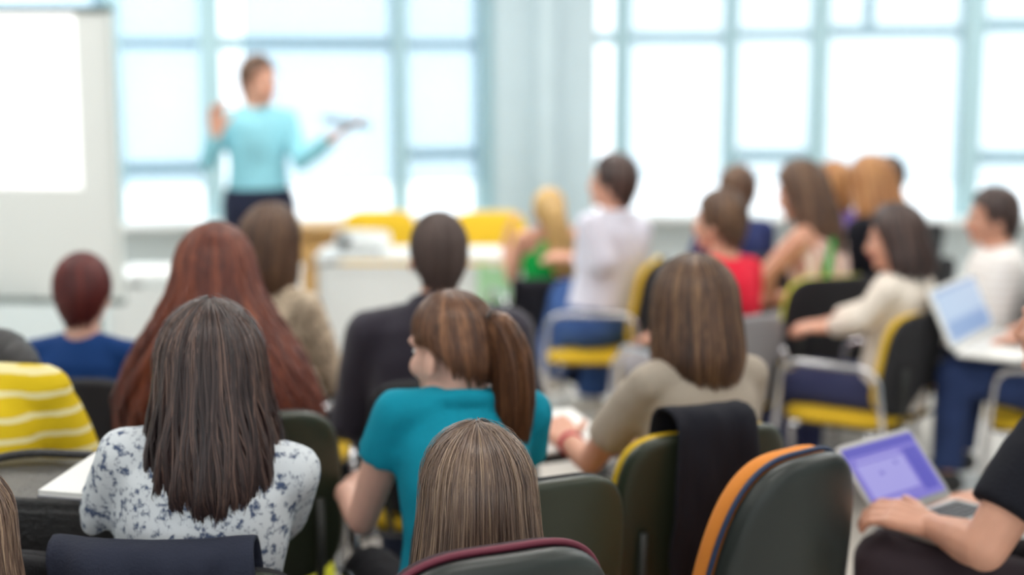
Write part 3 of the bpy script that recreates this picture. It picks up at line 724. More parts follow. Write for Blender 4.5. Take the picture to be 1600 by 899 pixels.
def table(name, label, x0, x1, y0, y1, h, mtop, skirt=None, cat='table'):
    cx, cy = (x0+x1)/2, (y0+y1)/2
    r = empty(name, base_matrix((cx, cy, 0), 0)); tag(r, label, cat)
    w_, d_ = x1-x0, y1-y0
    mb = MB(); mb.box((0, 0, h-0.014), (w_, d_, 0.028)); build(mb, 'table_top', mtop, r)
    for sx in (-1, 1):
        for sy in (-1, 1):
            mb = MB(); mb.tube([(sx*(w_/2-0.05), sy*(d_/2-0.05), h-0.03), (sx*(w_/2-0.05), sy*(d_/2-0.05), 0)], 0.02); build(mb, 'leg', M_CHROME, r, True)
    if skirt:
        mb = MB(); mb.box((0, -d_/2+0.03, h*0.52), (w_-0.06, 0.018, h*0.82)); build(mb, 'front_panel', skirt, r)
        for sx in (-1, 1): mb = MB(); mb.box((sx*(w_/2-0.015), 0, h*0.5), (0.018, d_-0.06, h*0.9)); build(mb, 'side_panel', skirt, r)
    return r
ty = 7.5
ta, tb = at(492, 400, ty), at(835, 400, ty)
table('front_table', 'long white table in front of the two yellow chairs', ta.x, tb.x, ty, ty+0.42, ta.z, M_WHITE, M_WHITE)
da, db_ = at(196, 405, 6.9), at(470, 405, 6.9)
table('presenter_desk', 'white panelled desk between the whiteboard and the presenter', da.x, db_.x, 6.55, 7.0, 0.76, M_WHITE, M_WHITE, 'desk')
# wooden cabinet under the windows
ca, cb = at(466, 349, 8.55), at(604, 349, 8.55)
r = empty('wooden_cabinet', base_matrix(((ca.x+cb.x)/2, 8.55, 0), 0)); tag(r, 'low pale wooden cabinet under the window beside the yellow chairs', 'cabinet')
cw = cb.x-ca.x
mb = MB(); mb.box((0, 0, ca.z/2-0.015), (cw-0.04, 0.34, ca.z-0.03)); build(mb, 'body', M_WOOD, r)
mb = MB(); mb.box((0, -0.01, ca.z-0.015), (cw, 0.40, 0.03)); build(mb, 'worktop', M_WOOD, r)
for k in (-1, 1):
    mb = MB(); mb.box((k*cw/4, -0.175, 0.28), (cw/2-0.04, 0.018, 0.5)); d_ = build(mb, 'door', M_WOOD, r)
    mb = MB(); mb.ell((k*0.05, -0.195, 0.42), (0.012, 0.014, 0.012)); build(mb, 'knob', M_CHROME, d_, True)
    mb = MB(); mb.box((k*cw/4, -0.175, 0.62), (cw/2-0.04, 0.018, 0.12)); d_ = build(mb, 'drawer', M_WOOD, r)
    mb = MB(); mb.ell((k*cw/4, -0.195, 0.62), (0.012, 0.014, 0.012)); build(mb, 'knob', M_CHROME, d_, True)
# the two yellow chairs that face the audience
M_YSHELL = M_YELLOW
yc = at(586, 345, 8.25); chair((yc.x, 8.1), R(176), 'yellow backed chair facing the audience, next to the wooden cabinet', shell=M_YELLOW, front=M_YELLOW, rise=0.02)
yc = at(768, 335, 8.25); chair((yc.x, 8.05), R(183), 'yellow backed chair facing the audience, in front of the corner pillar', shell=M_YELLOW, front=M_YELLOW, rise=0.02)
# things on the tables
def slab(name, label, cat, M, size, m):
    b_, _ = panel(size[0], size[1], size[2], 14, n=40); xform(b_, Matrix.Rotation(R(90), 4, 'X')); o = build(b_, name, m, None, False); o.matrix_world = M; tag(o, label, cat); return o
gp = at(772, 400, ty+0.1)
g_ = empty('green_folder', Matrix.Translation((gp.x, ty-0.012, ta.z-0.17))); tag(g_, 'pale green paper sheet hanging down the front of the white table', 'paper')
mb = MB(); mb.box((0, 0, 0), (0.17, 0.004, 0.26)); build(mb, 'sheet', mat('green_paper', rgb(176, 226, 176), 0.8), g_)
mb = MB(); mb.box((0, -0.004, 0.12), (0.06, 0.003, 0.025)); build(mb, 'tape_strip', M_PAPER, g_)
pj = empty('projector', base_matrix((at(560, 380, ty).x, ty+0.22, ta.z), R(170))); tag(pj, 'small white projector on the white table before the yellow chair', 'projector')
b_, _ = panel(0.28, 0.22, 0.09, 7, n=40); xform(b_, Matrix.Translation((0, 0, 0.06)) @ Matrix.Rotation(R(90), 4, 'X')); build(b_, 'body', M_WHITE, pj, True)
mb = MB(); mb.cone((0.07, 0.10, 0.065), 0.032, (0.07, 0.135, 0.065), 0.03); build(mb, 'lens', M_BLACKPL, pj, True)
for k in (-1, 1): mb = MB(); mb.cone((k*0.1, 0.05, 0), 0.01, (k*0.1, 0.05, 0.02), 0.01); build(mb, 'foot', M_BLACKPL, pj, True)
slab('paper_stack', 'loose white papers lying on the presenter desk', 'papers', base_matrix((at(262, 400, 6.8).x, 6.72, 0.766), R(20)), (0.30, 0.21, 0.012), M_PAPER)

# ------------------------------------------------------------------ hair styles and colours
HB = hair_mat('hair_ash_brown', (74, 58, 52), (122, 99, 86), (190, 162, 136), 0.32)
HD = hair_mat('hair_dark_brown', (32, 24, 27), (62, 46, 45), (126, 98, 86), 0.38)
HRED = hair_mat('hair_auburn', (66, 27, 24), (116, 54, 38), (172, 96, 62), 0.45)
HBR = hair_mat('hair_chestnut', (44, 30, 28), (92, 64, 48), (158, 120, 84), 0.45)
HSR = hair_mat('hair_crimson_brown', (56, 16, 20), (92, 28, 28), (136, 54, 42), 0.5)
HBK = hair_mat('hair_black', (14, 13, 16), (24, 22, 26), (44, 41, 44), 0.45)
HMD = hair_mat('hair_cropped_brown', (66, 52, 50), (88, 72, 68), (114, 96, 90), 0.65)
HPT = hair_mat('hair_copper_brown', (52, 32, 25), (98, 63, 43), (164, 114, 78), 0.38)
HBL = hair_mat('hair_blonde', (150, 112, 60), (206, 166, 98), (238, 208, 150), 0.45)
HGI = hair_mat('hair_ginger', (120, 70, 40), (176, 118, 66), (220, 168, 108), 0.45)
short = lambda **k: Hair(SHORT, SHORT_BELOW, **k)
crop = lambda: Hair(SHORT, [(0.0, 0.082, 0.103, 0.085), (-0.045, 0.074, 0.094, 0.078), (-0.09, 0.056, 0.078, 0.07)], cap=(0.082, 0.102, 0.096), top=0.126, lump=0.005)
FIT = [(0, -0.062), (45, -0.055), (66, -0.025), (84, 0.012), (100, 0.022), (114, 0.02), (126, 0.055), (180, 0.082)]
fitted = lambda: Hair(FIT, [(0.0, 0.084, 0.108, 0.092), (-0.045, 0.074, 0.1, 0.08), (-0.09, 0.056, 0.08, 0.07)], cap=(0.085, 0.106, 0.098), top=0.130, lump=0.008)

def sit(i, yaw, label, d=(0, 0.05), **k):
    t = i['M'].translation; o = Matrix.Rotation(yaw, 3, 'Z') @ Vector((d[0], d[1], 0))
    return chair((t.x+o.x, t.y+o.y), yaw, label, **k)

# ------------------------------------------------------------------ presenter
PY = 7.55
tabp = at(541, 191, PY-0.25)
pres = person('standing presenter in a light blue shirt and dark trousers with a tablet on one hand', (403, 84, PY), R(196), short(), HBR, stand=True, lean=0, head=(34, -2, 0),
    shirt='long', shirt_m=cloth('light_blue', 142, 204, 218), trousers_m=cloth('dark_navy', 34, 38, 58), collar=True, face=True, nstr=300, seed=11, hem=0.03,
    arms={'R': (at(326, 252, PY-0.05), at(338, 208, PY-0.20), (0.05, -0.15, 1), (-0.6, 0.6, 0)),
          'L': (at(470, 252, PY-0.05), at(519, 216, PY-0.22), (0.8, -0.1, 0.45), (0.3, 0, -1))}, curl=(0.12, 0.5))
t_ = empty('tablet', Matrix.Translation(tabp) @ Euler((R(10), R(8), R(20))).to_matrix().to_4x4()); tag(t_, 'thin grey tablet lying flat on the presenter\'s raised hand', 'tablet')
b_, _ = panel(0.25, 0.18, 0.010, 10, n=40); xform(b_, Matrix.Rotation(R(90), 4, 'X')); build(b_, 'body', M_TABLET, t_)
mb = MB(); mb.box((0, 0, 0.0055), (0.22, 0.15, 0.001)); build(mb, 'glass_front', mat('tablet_glass', rgb(40, 48, 52), 0.1), t_)

# ------------------------------------------------------------------ audience, nearest first
A = {}
# woman seen from behind in the nearest swivel chair
H_ = Hair(long_ends(-0.26, -0.25, 112), [(-0.02, 0.105, 0.122, 0.10), (-0.08, 0.112, 0.126, 0.10), (-0.16, 0.122, 0.128, 0.10), (-0.27, 0.13, 0.12, 0.09)], cap=(0.100, 0.118, 0.105), top=0.142, lump=0.012)
A['near'] = person('person with straight ash brown hair, only the head showing above the nearest chair', (742, 668, 2.27), R(20), H_, HB, shirt='short', shirt_m=cloth('grey_tee', 96, 96, 104), trousers_m=cloth('denim_a', 48, 58, 84), nstr=9000, srad=0.0008, seed=21, fly=0.05, lean=0)
t = A['near']['M'].translation
office_chair((t.x-0.075, t.y-0.02), R(24), 'charcoal swivel chair with maroon piping, in front of the ash brown head', mat('plum_fabric', rgb(52, 30, 40), 0.85, bump=0.3, bscale=200), M_MAROON, zt=at(870, 824, 2.05).z, taper=0.10, cush_t=0.035)
oc = at(1215, 700, 2.72)
office_chair((oc.x-0.13, oc.y+0.20), R(38), 'empty swivel chair with an orange cushion and charcoal back', M_ORANGE, M_NAVYEDGE, zt=oc.z-0.0, w=0.46, taper=0.30, recline=8, cush_t=0.055)

# woman in the flowered blouse
H_ = Hair(long_ends(-0.235, -0.22, 108), [(-0.03, 0.099, 0.125, 0.10), (-0.10, 0.116, 0.140, 0.10), (-0.18, 0.124, 0.148, 0.10), (-0.25, 0.096, 0.125, 0.09)], cap=(0.094, 0.114, 0.102), top=0.138, wave=0.0045, wfreq=30, lump=0.035)
A['floral'] = person('woman with long dark brown hair in a white blouse with a blue flower print', (328, 471, 2.58), R(4), H_, HD, shirt='long', shirt_m=pattern_mat('floral_print', (220, 226, 232), (78, 92, 122), 58, 0.50, 0.62), trousers_m=cloth('denim_b', 44, 52, 76), nstr=4000, srad=0.0011, seed=22, loose=0.012, fly=0.02, hunch=0.03, shup=0.015, side=7, lean=6, w=0.92,
    arms={'L': (at(150, 830, 2.60), at(180, 850, 2.82), (0.7, 0.8, -0.1), (-0.1, 0, 1)), 'R': (at(440, 800, 2.66), at(420, 830, 2.92), (-0.5, 0.8, -0.1), (0, 0, 1))})
c_ = sit(A['floral'], R(4), 'meeting chair with a navy jacket over it, under the flowered blouse', rise=-0.01, shell=M_OLIVE, d=(0.02, 0.13))
drape(c_.matrix_world, 'dark navy jacket hung over the chair of the flowered blouse', cloth('navy_jacket', 44, 48, 64), 0.36, 0.10, 0.36, 0.10, seed=3, x0=-0.045, rise=-0.01)

# head cut off at the lower corner
H_ = Hair(long_ends(-0.25, -0.24, 106), [(-0.05, 0.10, 0.12, 0.10), (-0.15, 0.112, 0.13, 0.10), (-0.27, 0.115, 0.12, 0.09)], cap=(0.096, 0.114, 0.102), top=0.138)
A['corner'] = person('person with light brown hair cut off by the lower corner, beside the leather bag', (-62, 726, 2.2), R(0), H_, HB, shirt='short', shirt_m=cloth('dark_tee', 52, 50, 58), trousers_m=cloth('denim_c', 40, 46, 66), nstr=2200, srad=0.0011, seed=23)
sit(A['corner'], R(0), 'meeting chair under the light brown head at the lower corner')

# teal blouse, ponytail
A['teal'] = person('woman in a teal short-sleeved top with a copper brown ponytail', (704, 451, 2.95), R(14), fitted(), HPT, skin=M_SKIN_PALE, shirt='cap', shirt_m=cloth('teal', 10, 146, 172), trousers_m=cloth('black_trousers', 26, 26, 32), collar=True, head=(34, -8, 0), face=True, lean=10, side=3, hunch=0.03, shup=0.04, voxel=0.006, hscale=0.95, nstr=2200, srad=0.0011, seed=24, hem=-0.08, w=0.88,
    tail=([(0.015, -0.10, 0.065), (0.03, -0.128, 0.05), (0.045, -0.14, -0.02), (0.05, -0.125, -0.12), (0.055, -0.10, -0.22), (0.06, -0.09, -0.275)], [0.020, 0.032, 0.042, 0.044, 0.032, 0.012], 700),
    arms={'L': (at(566, 812, 2.96), at(540, 770, 3.17), (0.3, 1, 0.25), (-0.6, 0, 0.8)), 'R': (at(790, 800, 3.1), at(760, 800, 3.30), (-0.5, 0.8, 0), (0, 0, 1))})
sit(A['teal'], R(20), 'meeting chair holding the woman in the teal top', rise=0.06, d=(0.06, 0.04), seat=M_YELLOW_LIT, shell=M_OLIVE)

# beige top, notebook on the lap
H_ = Hair(long_ends(-0.155, -0.15, 106), [(-0.03, 0.103, 0.125, 0.10), (-0.10, 0.108, 0.13, 0.10), (-0.17, 0.092, 0.112, 0.09)], cap=(0.097, 0.116, 0.104), top=0.140)
A['beige'] = person('woman with a chestnut bob in a beige top, writing in a notebook', (1082, 400, 3.36), R(24), H_, HBR, shirt='short', shirt_m=cloth('beige', 178, 166, 152), trousers_m=cloth('denim_dark', 30, 36, 58), nstr=1400, srad=0.0014, seed=25, head=(4, -4, 0), lean=6, hunch=0.025, shup=0.02, loose=0.004, w=0.88, voxel=0.006,
    arms={'L': (at(922, 722, 3.42), at(888, 690, 3.62), (-0.3, 0.8, 0.2), (-0.3, 0, 1)), 'R': (at(1140, 700, 3.48), at(1030, 700, 3.72), (-0.6, 0.6, 0), (0, 0, 1))})
c_ = sit(A['beige'], R(26), 'olive backed meeting chair with a black jacket over it, under the beige top', front=M_YELLOW, rise=0.06, shell=M_OLIVE, d=(-0.13, 0.06))
drape(c_.matrix_world, 'black jacket slung over the chair of the woman in beige', cloth('black_jacket', 26, 27, 36), 0.19, 0.10, 0.42, 0.16, seed=8, x0=-0.035, rise=0.06)
wr = A['beige']['M'] @ A['beige']['J']['L'][2]
bm_ = A['beige']['J']['L']; e_, w_ = bm_[1], bm_[2]
mb = MB(); q_ = e_.lerp(w_, 0.86); dd = (w_-e_).normalized(); mb.cone(q_-dd*0.008, 0.034, q_+dd*0.008, 0.033); o = build(mb, 'bracelet', mat('red_band', rgb(196, 40, 70), 0.5), A['beige']['root'], True); o['label'] = 'red wrist band'
nb = on_z(872, 664, 0.76)
n_ = empty('notebook', base_matrix((nb.x, nb.y, nb.z-0.02), R(24)) @ Matrix.Rotation(R(6), 4, 'X')); tag(n_, 'open white notebook with a black cover on the lap of the woman in beige', 'notebook')
mb = MB(); mb.box((0, 0, -0.012), (0.24, 0.31, 0.02)); build(mb, 'cover', M_BLACKFAB, n_)
mb = MB(); mb.box((0, 0, 0.003), (0.225, 0.295, 0.010)); build(mb, 'page_block', M_PAPER, n_)

# long auburn hair
H_ = Hair(long_ends(-0.37, -0.36, 118, 10), [(-0.02, 0.108, 0.125, 0.10), (-0.09, 0.148, 0.145, 0.11), (-0.18, 0.205, 0.165, 0.12), (-0.28, 0.245, 0.175, 0.12), (-0.39, 0.25, 0.165, 0.11)], cap=(0.094, 0.114, 0.102), top=0.140, wave=0.006, wfreq=46, lump=0.05)
A['red'] = person('woman with very long wavy auburn hair spread over her shoulders', (336, 350, 3.5), R(-6), H_, HRED, shirt='long', shirt_m=cloth('rust', 120, 60, 48), trousers_m=cloth('denim_d', 40, 46, 66), nstr=2600, srad=0.0017, seed=26)
sit(A['red'], R(12), 'olive backed meeting chair beside the long auburn hair', rise=0.06, d=(0.07, -0.01), seat=M_YELLOW_LIT, shell=M_OLIVE)

# yellow stripes at the edge
A['yellow'] = person('black-haired person in a yellow shirt with pale stripes at the picture edge', (-20, 514, 3.15), R(-8), short(), HBK, shirt='short', shirt_m=pattern_mat('yellow_stripes', (226, 194, 30), (240, 228, 170), 7.5, 0.74, 0.9, 'stripe'), trousers_m=cloth('dark_grey', 50, 50, 56), nstr=500, seed=27, lean=30, head=(0, -66, 0), hunch=0.10, shup=0.05, loose=0.012)
sit(A['yellow'], R(-12), 'black meeting chair behind the yellow striped shirt', d=(0.09, -0.02))

# short crimson-brown hair, blue t-shirt
A['blue'] = person('boy with short crimson brown hair in a royal blue T-shirt', (128, 394, 4.2), R(-4), short(), HSR, skin=M_SKIN_PALE, shirt='short', shirt_m=cloth('royal_blue', 22, 62, 122), trousers_m=cloth('denim_e', 40, 46, 66), nstr=600, srad=0.002, seed=28, w=0.98)
sit(A['blue'], R(-4), 'black meeting chair of the boy in the royal blue T-shirt', d=(0.03, 0.0))

# dark brown hair and leopard top
H_ = Hair(long_ends(-0.17, -0.16, 106), [(-0.03, 0.103, 0.122, 0.10), (-0.10, 0.108, 0.128, 0.10), (-0.18, 0.09, 0.11, 0.09)], cap=(0.095, 0.114, 0.102), top=0.138)
A['leopard'] = person('woman with dark chestnut hair in a beige speckled top, in front of the presenter', (424, 317, 4.65), R(-18), H_, HBR, shirt='long', shirt_m=pattern_mat('speckled_print', (206, 188, 164), (96, 76, 62), 42, 0.52, 0.62), trousers_m=cloth('black_trousers', 26, 26, 32), nstr=600, srad=0.002, seed=29, head=(-10, 0, 8))
sit(A['leopard'], R(-18), 'meeting chair of the woman in the speckled top, behind the auburn hair')

# big man in black sweater
A['black'] = person('broad man with cropped brown hair in a charcoal black sweater', (684, 324, 4.2), R(6), crop(), HMD, shirt='long', shirt_m=cloth('charcoal_sweater', 50, 46, 58, sheen=0.2), trousers_m=cloth('denim_f', 40, 46, 66), nstr=400, srad=0.0016, seed=30, w=1.27, shup=-0.03, lean=14, head=(8, 8, 0), collar=True, loose=0.02)
sit(A['black'], R(6), 'meeting chair of the broad man in the charcoal sweater')

# blonde in green
A['blonde'] = person('blonde woman with a long ponytail in a bright green sleeveless top', (858, 292, 6.9), R(24), fitted(), HBL, shirt='strap', shirt_m=cloth('bright_green', 10, 160, 70), trousers_m=cloth('black_trousers', 26, 26, 32), nstr=400, srad=0.0026, seed=31, head=(-20, 0, 0), hunch=0.035, shup=0.03,
    tail=([(0.01, -0.10, 0.05), (0.02, -0.128, 0.03), (0.03, -0.15, -0.06), (0.05, -0.15, -0.18), (0.07, -0.14, -0.30), (0.075, -0.14, -0.36)], [0.03, 0.045, 0.058, 0.068, 0.06, 0.02], 400),
    arms={'L': (at(800, 432, 6.95), at(790, 380, 7.05), (0.2, 0, 1), (-0.7, 0, 0)), 'R': (at(910, 440, 6.98), at(880, 455, 7.2), (-0.5, 0.8, 0), (0, 0, 1))})
c_ = sit(A['blonde'], R(14), 'black meeting chair with a black coat over it behind the blonde woman', rise=-0.15)
drape(c_.matrix_world, 'black coat hung over the chair of the blonde woman', cloth('black_coat', 26, 26, 34), 0.46, 0.12, 0.46, 0.08, seed=12, rise=-0.15)

# man in pale shirt and jeans, legs crossed
FY = 6.5
A['pale'] = person('man in a pale lavender shirt and blue jeans sitting with his legs crossed', (958, 237, FY), R(46), short(), HD, shirt='long', shirt_m=cloth('lavender_white', 214, 214, 228), trousers_m=cloth('blue_jeans', 62, 92, 148, var=0.2), nstr=300, srad=0.002, seed=32, lean=-2, side=8, head=(14, 4, 0), collar=True, face=True, loose=0.02, shoe=M_SHOE_W, w=1.05, fat=1.35, hem=0.055,
    legs={'L': (at(892, 470, FY-0.02), at(858, 585, FY-0.02), at(826, 606, FY-0.05)), 'R': (at(930, 500, FY+0.22), at(925, 620, FY+0.2), at(900, 640, FY+0.2))},
    arms={'L': (at(940, 410, FY-0.2), at(905, 405, FY), (-0.8, 0.2, 0.1), (0, -0.3, 1))})
sit(A['pale'], R(76), 'chrome armed chair with a yellow seat under the man in jeans', front=M_YELLOW, d=(0, 0.0))

# red T-shirt
A['redtee'] = person('boy with short brown hair in a bright red T-shirt', (1125, 294, 5.5), R(40), short(), HBR, shirt='short', shirt_m=cloth('bright_red', 226, 36, 62), trousers_m=cloth('grey_trousers', 150, 146, 150), nstr=400, srad=0.002, seed=33, head=(14, 0, 0), face=True, w=0.95)
sit(A['redtee'], R(26), 'meeting chair of the boy in the red T-shirt', d=(-0.08, 0.06), rise=-0.05, shell=mat('grey_shell', rgb(140, 138, 142), 0.6))

# navy sweater
A['navy'] = person('man with short brown hair in a navy sweater behind the red T-shirt', (1150, 256, 6.75), R(30), short(), HBR, shirt='long', shirt_m=cloth('navy_sweater', 52, 62, 112), trousers_m=cloth('denim_f', 40, 46, 66), nstr=300, srad=0.002, seed=34, head=(-10, 0, 6), w=1.1, lean=-2)
sit(A['navy'], R(30), 'meeting chair of the man in the navy sweater')

# bare shoulders, striped top
H_ = Hair(long_ends(-0.31, -0.29, 100), [(-0.04, 0.098, 0.122, 0.09), (-0.14, 0.105, 0.132, 0.08), (-0.25, 0.09, 0.125, 0.06), (-0.33, 0.06, 0.10, 0.04)], cap=(0.094, 0.114, 0.102), top=0.138)
GY = 6.2
A['stripe'] = person('girl with long brown hair and bare shoulders in a pale striped top', (1252, 249, GY), R(52), H_, HBR, shirt='strap', shirt_m=pattern_mat('pale_stripes', (232, 214, 206), (196, 150, 140), 9, 0.4, 0.6, 'vstripe'), trousers_m=cloth('grey_shorts', 150, 146, 152), bare_legs=True, nstr=800, srad=0.002, seed=35, head=(4, -16, 0), lean=12, neck_low=0.02,
    legs={'L': (at(1178, 508, GY-0.05), at(1176, 625, GY-0.05), at(1150, 655, GY-0.05)), 'R': (at(1205, 520, GY+0.25), at(1190, 640, GY+0.25), at(1165, 665, GY+0.25))},
    arms={'L': (at(1196, 430, GY-0.15), at(1205, 470, GY+0.05), (-0.3, 0.8, -0.1), (0, 0, 1))})
def green_back(i):
    mb = MB(); mb.chain([i['tp'](-0.055, -0.11, 0.385), i['tp'](-0.10, -0.10, 0.30), i['tp'](-0.135, -0.072, 0.18)], [0.012, 0.016, 0.014]); o = build(mb, 'green_strap', MATS['cloth_bright_green'], i['root'], True); o['label'] = 'bright green strap'
green_back(A['stripe'])
sit(A['stripe'], R(22), 'black chair with chrome arms under the girl in the striped top', d=(-0.12, 0.05), front=M_YELLOW_LIT)

# behind her
H_ = Hair(long_ends(-0.12, -0.11, 104), [(-0.04, 0.094, 0.116, 0.09), (-0.14, 0.09, 0.11, 0.08)], cap=(0.09, 0.11, 0.1), top=0.136)
A['purple'] = person('person with reddish brown hair in a purple top, between two long-haired women', (1302, 250, 7.45), R(40), H_, HGI, shirt='short', shirt_m=cloth('purple', 110, 84, 150), trousers_m=cloth('denim_f', 40, 46, 66), nstr=300, srad=0.002, seed=36)
sit(A['purple'], R(40), 'meeting chair of the person in the purple top')
H_ = Hair(long_ends(-0.27, -0.25, 104), [(-0.04, 0.10, 0.124, 0.09), (-0.14, 0.12, 0.14, 0.09), (-0.28, 0.115, 0.14, 0.07)], cap=(0.096, 0.114, 0.102), top=0.138)
A['ginger'] = person('woman with long ginger blonde hair in a black top', (1362, 242, 6.7), R(36), H_, HGI, shirt='short', shirt_m=cloth('black_top', 24, 25, 34), trousers_m=cloth('denim_f', 40, 46, 66), nstr=700, srad=0.0022, seed=37, head=(0, -16, 0), lean=11)
sit(A['ginger'], R(36), 'meeting chair of the woman with ginger blonde hair')
A['farblack'] = person('person with short black hair mostly hidden behind the ginger blonde hair', (1388, 242, 8.1), R(36), short(), HBK, shirt='long', shirt_m=cloth('dark_grey', 50, 50, 56), trousers_m=cloth('denim_f', 40, 46, 66), nstr=200, srad=0.002, seed=38)
sit(A['farblack'], R(36), 'meeting chair of the person with short black hair')

# cream blouse, hands on the knees
CY = 5.25
H_ = Hair(long_ends(-0.15, -0.14, 100), [(-0.03, 0.10, 0.122, 0.095), (-0.10, 0.108, 0.135, 0.09), (-0.18, 0.095, 0.125, 0.08)], cap=(0.097, 0.116, 0.104), top=0.140)
A['cream'] = person('woman with a dark bob in a cream blouse leaning forward with clasped hands', (1400, 319, CY), R(48), H_, HD, shirt='long', shirt_m=cloth('cream', 232, 222, 210), trousers_m=cloth('denim_g', 54, 58, 92), nstr=800, srad=0.002, seed=39, head=(18, -10, 0), lean=-3, face=True, loose=0.012, w=0.94,
    arms={'L': (at(1345, 500, CY-0.12), at(1302, 512, CY+0.05), (-0.9, 0.3, 0), (0, -0.3, 1)), 'R': (at(1378, 478, CY+0.24), at(1306, 500, CY+0.2), (-0.9, -0.2, -0.1), (0, 0.2, 1))})
sit(A['cream'], R(50), 'black backed chair with yellow edge under the woman in the cream blouse', front=M_YELLOW, d=(-0.02, 0.13), rise=-0.02)

# white shirt, profile
WY = 5.85
A['white'] = person('man with dark wavy hair in a white striped shirt, face in profile', (1553, 290, WY), R(78), short(lump=0.03), HD, shirt='long', shirt_m=pattern_mat('faint_stripes', (238, 236, 234), (230, 225, 222), 9, 0.4, 0.6, 'stripe'), trousers_m=cloth('denim_f', 40, 46, 66), nstr=600, srad=0.002, seed=40, head=(6, -4, 0), lean=2, face=True, collar=True, loose=0.03, w=1.3)
sit(A['white'], R(62), 'black meeting chair behind the man in the white striped shirt')

# laptops
def laptop(hinge0, hinge1, lean_deg, label, body_m, depth=0.22, height=0.21, keys=M_KEYS, disp=None, z=None, flip=1):
    """hinge0 -> hinge1 is the hinge line seen from the user, left to right; base extends towards the user"""
    h0, h1 = Vector(hinge0), Vector(hinge1); x = (h1-h0); L = x.length; x.normalize(); zup = Vector((0, 0, 1)); y = zup.cross(x)   # away from the user
    Mx = Matrix.Translation((h0+h1)/2) @ Matrix((x, y, zup)).transposed().to_4x4()
    r = empty('laptop', Mx); tag(r, label, 'laptop')
    b, _ = panel(L, depth, 0.016, 14, n=40); xform(b, Matrix.Translation((0, -depth/2, 0)) @ Matrix.Rotation(R(90), 4, 'X')); base = build(b, 'base', body_m, r)
    mb = MB()
    for row in range(5):
        for cidx in range(13): mb.box((-L*0.43+L*0.86*(cidx+.5)/13, -0.03-row*0.0185, 0.0093), (L*0.86/13*0.86, 0.0155, 0.003))
    k_ = build(mb, 'keyboard', keys, base)
    mb = MB(); mb.box((0, -depth*0.78, 0.0085), (L*0.3, depth*0.26, 0.0012)); build(mb, 'trackpad', M_PADG, base)
    T = Matrix.Translation((0, 0.004, 0.008)) @ Matrix.Rotation(R(-lean_deg), 4, 'X')
    l, _ = panel(L, height, 0.009, 14, n=40); xform(l, T @ Matrix.Translation((0, 0, height/2))); lid = build(l, 'lid', body_m, r)
    mb = MB(); mb.box((0, -0.0052, height/2+0.004), (L*0.9, 0.0012, height*0.84)); xform(mb, T); sc_ = build(mb, 'screen', disp[0], lid)
    for (x0, x1, z0, z1, m) in disp[1]:
        mb = MB(); mb.box(((x0+x1)/2*L*0.9-L*0.45, -0.0062, height*0.086+(z0+z1)/2*height*0.84), ((x1-x0)*L*0.9, 0.0008, (z1-z0)*height*0.84)); xform(mb, T); build(mb, 'screen_panel', m, lid)
    return r
def glow(name, r, g, b, s): return mat(name, rgb(20, 20, 24), 0.3, emit=(rgb(r, g, b), s))
S_P = glow('screen_violet', 132, 122, 214, 0.72); S_P2 = glow('screen_violet_light', 164, 158, 226, 0.78); S_P3 = glow('screen_violet_deep', 92, 86, 196, 0.7); S_W = glow('screen_pale_blue', 186, 206, 232, 0.75); S_W2 = glow('screen_blue', 150, 178, 222, 0.7)
l0, l1 = on_z(1489, 554, 0.70), on_z(1558, 516, 0.70)
lap1 = laptop(l0, l1, 26, 'white laptop with a pale blue screen on the knees of the person in jeans', M_WLAP, 0.24, 0.24, keys=mat('white_keys', rgb(222, 222, 220), 0.5), disp=(S_W, [(0.05, 0.95, 0.05, 0.4, S_W2), (0.0, 1.0, 0.93, 1.0, S_W2)]))
l0, l1 = on_z(1372, 822, 0.70), on_z(1490, 782, 0.70)
lap2 = laptop(l0, l1, 42, 'silver laptop with a violet screen beside the orange chair', M_SILVER, 0.23, 0.195, disp=(S_P, [(0, 1, 0.86, 1.0, S_P3), (0.06, 0.72, 0.2, 0.72, S_P2), (0.76, 0.96, 0.1, 0.8, S_P3), (0.1, 0.7, 0.76, 0.80, S_P2), (0.3, 0.36, 0.5, 0.56, S_P3), (0.55, 0.6, 0.6, 0.66, S_P3), (0.06, 0.5, 0.05, 0.14, S_P2)]))

# jeans person at the edge with the white laptop
JY = 5.2
jp = on_z(1690, 640, 0.47)
A['jeans'] = person('person in dark blue jeans at the picture edge with the white laptop', None, R(66), short(), HBK, shirt='long', shirt_m=cloth('dark_grey', 50, 50, 56), trousers_m=cloth('dark_jeans', 42, 58, 98, var=0.15), nstr=100, srad=0.002, seed=41, fixed=((at(1692, 600, JY).x, JY, 0), 0.98), lean=0,
    legs={'L': (at(1492, 585, JY-0.06), at(1478, 738, JY-0.1), at(1445, 765, JY-0.1)), 'R': (at(1520, 560, JY+0.22), at(1500, 705, JY+0.22), at(1470, 728, JY+0.22))},
    arms={'L': (at(1700, 520, JY-0.2), at(1612, 528, JY-0.05), (-0.9, 0.3, -0.1), (0, 0, 1)), 'R': (at(1700, 500, JY+0.3), at(1630, 508, JY+0.22), (-0.9, 0, -0.1), (0, 0, 1))})
sit(A['jeans'], R(70), 'chrome armed chair with a yellow seat under the person in dark jeans', d=(0, 0.12))

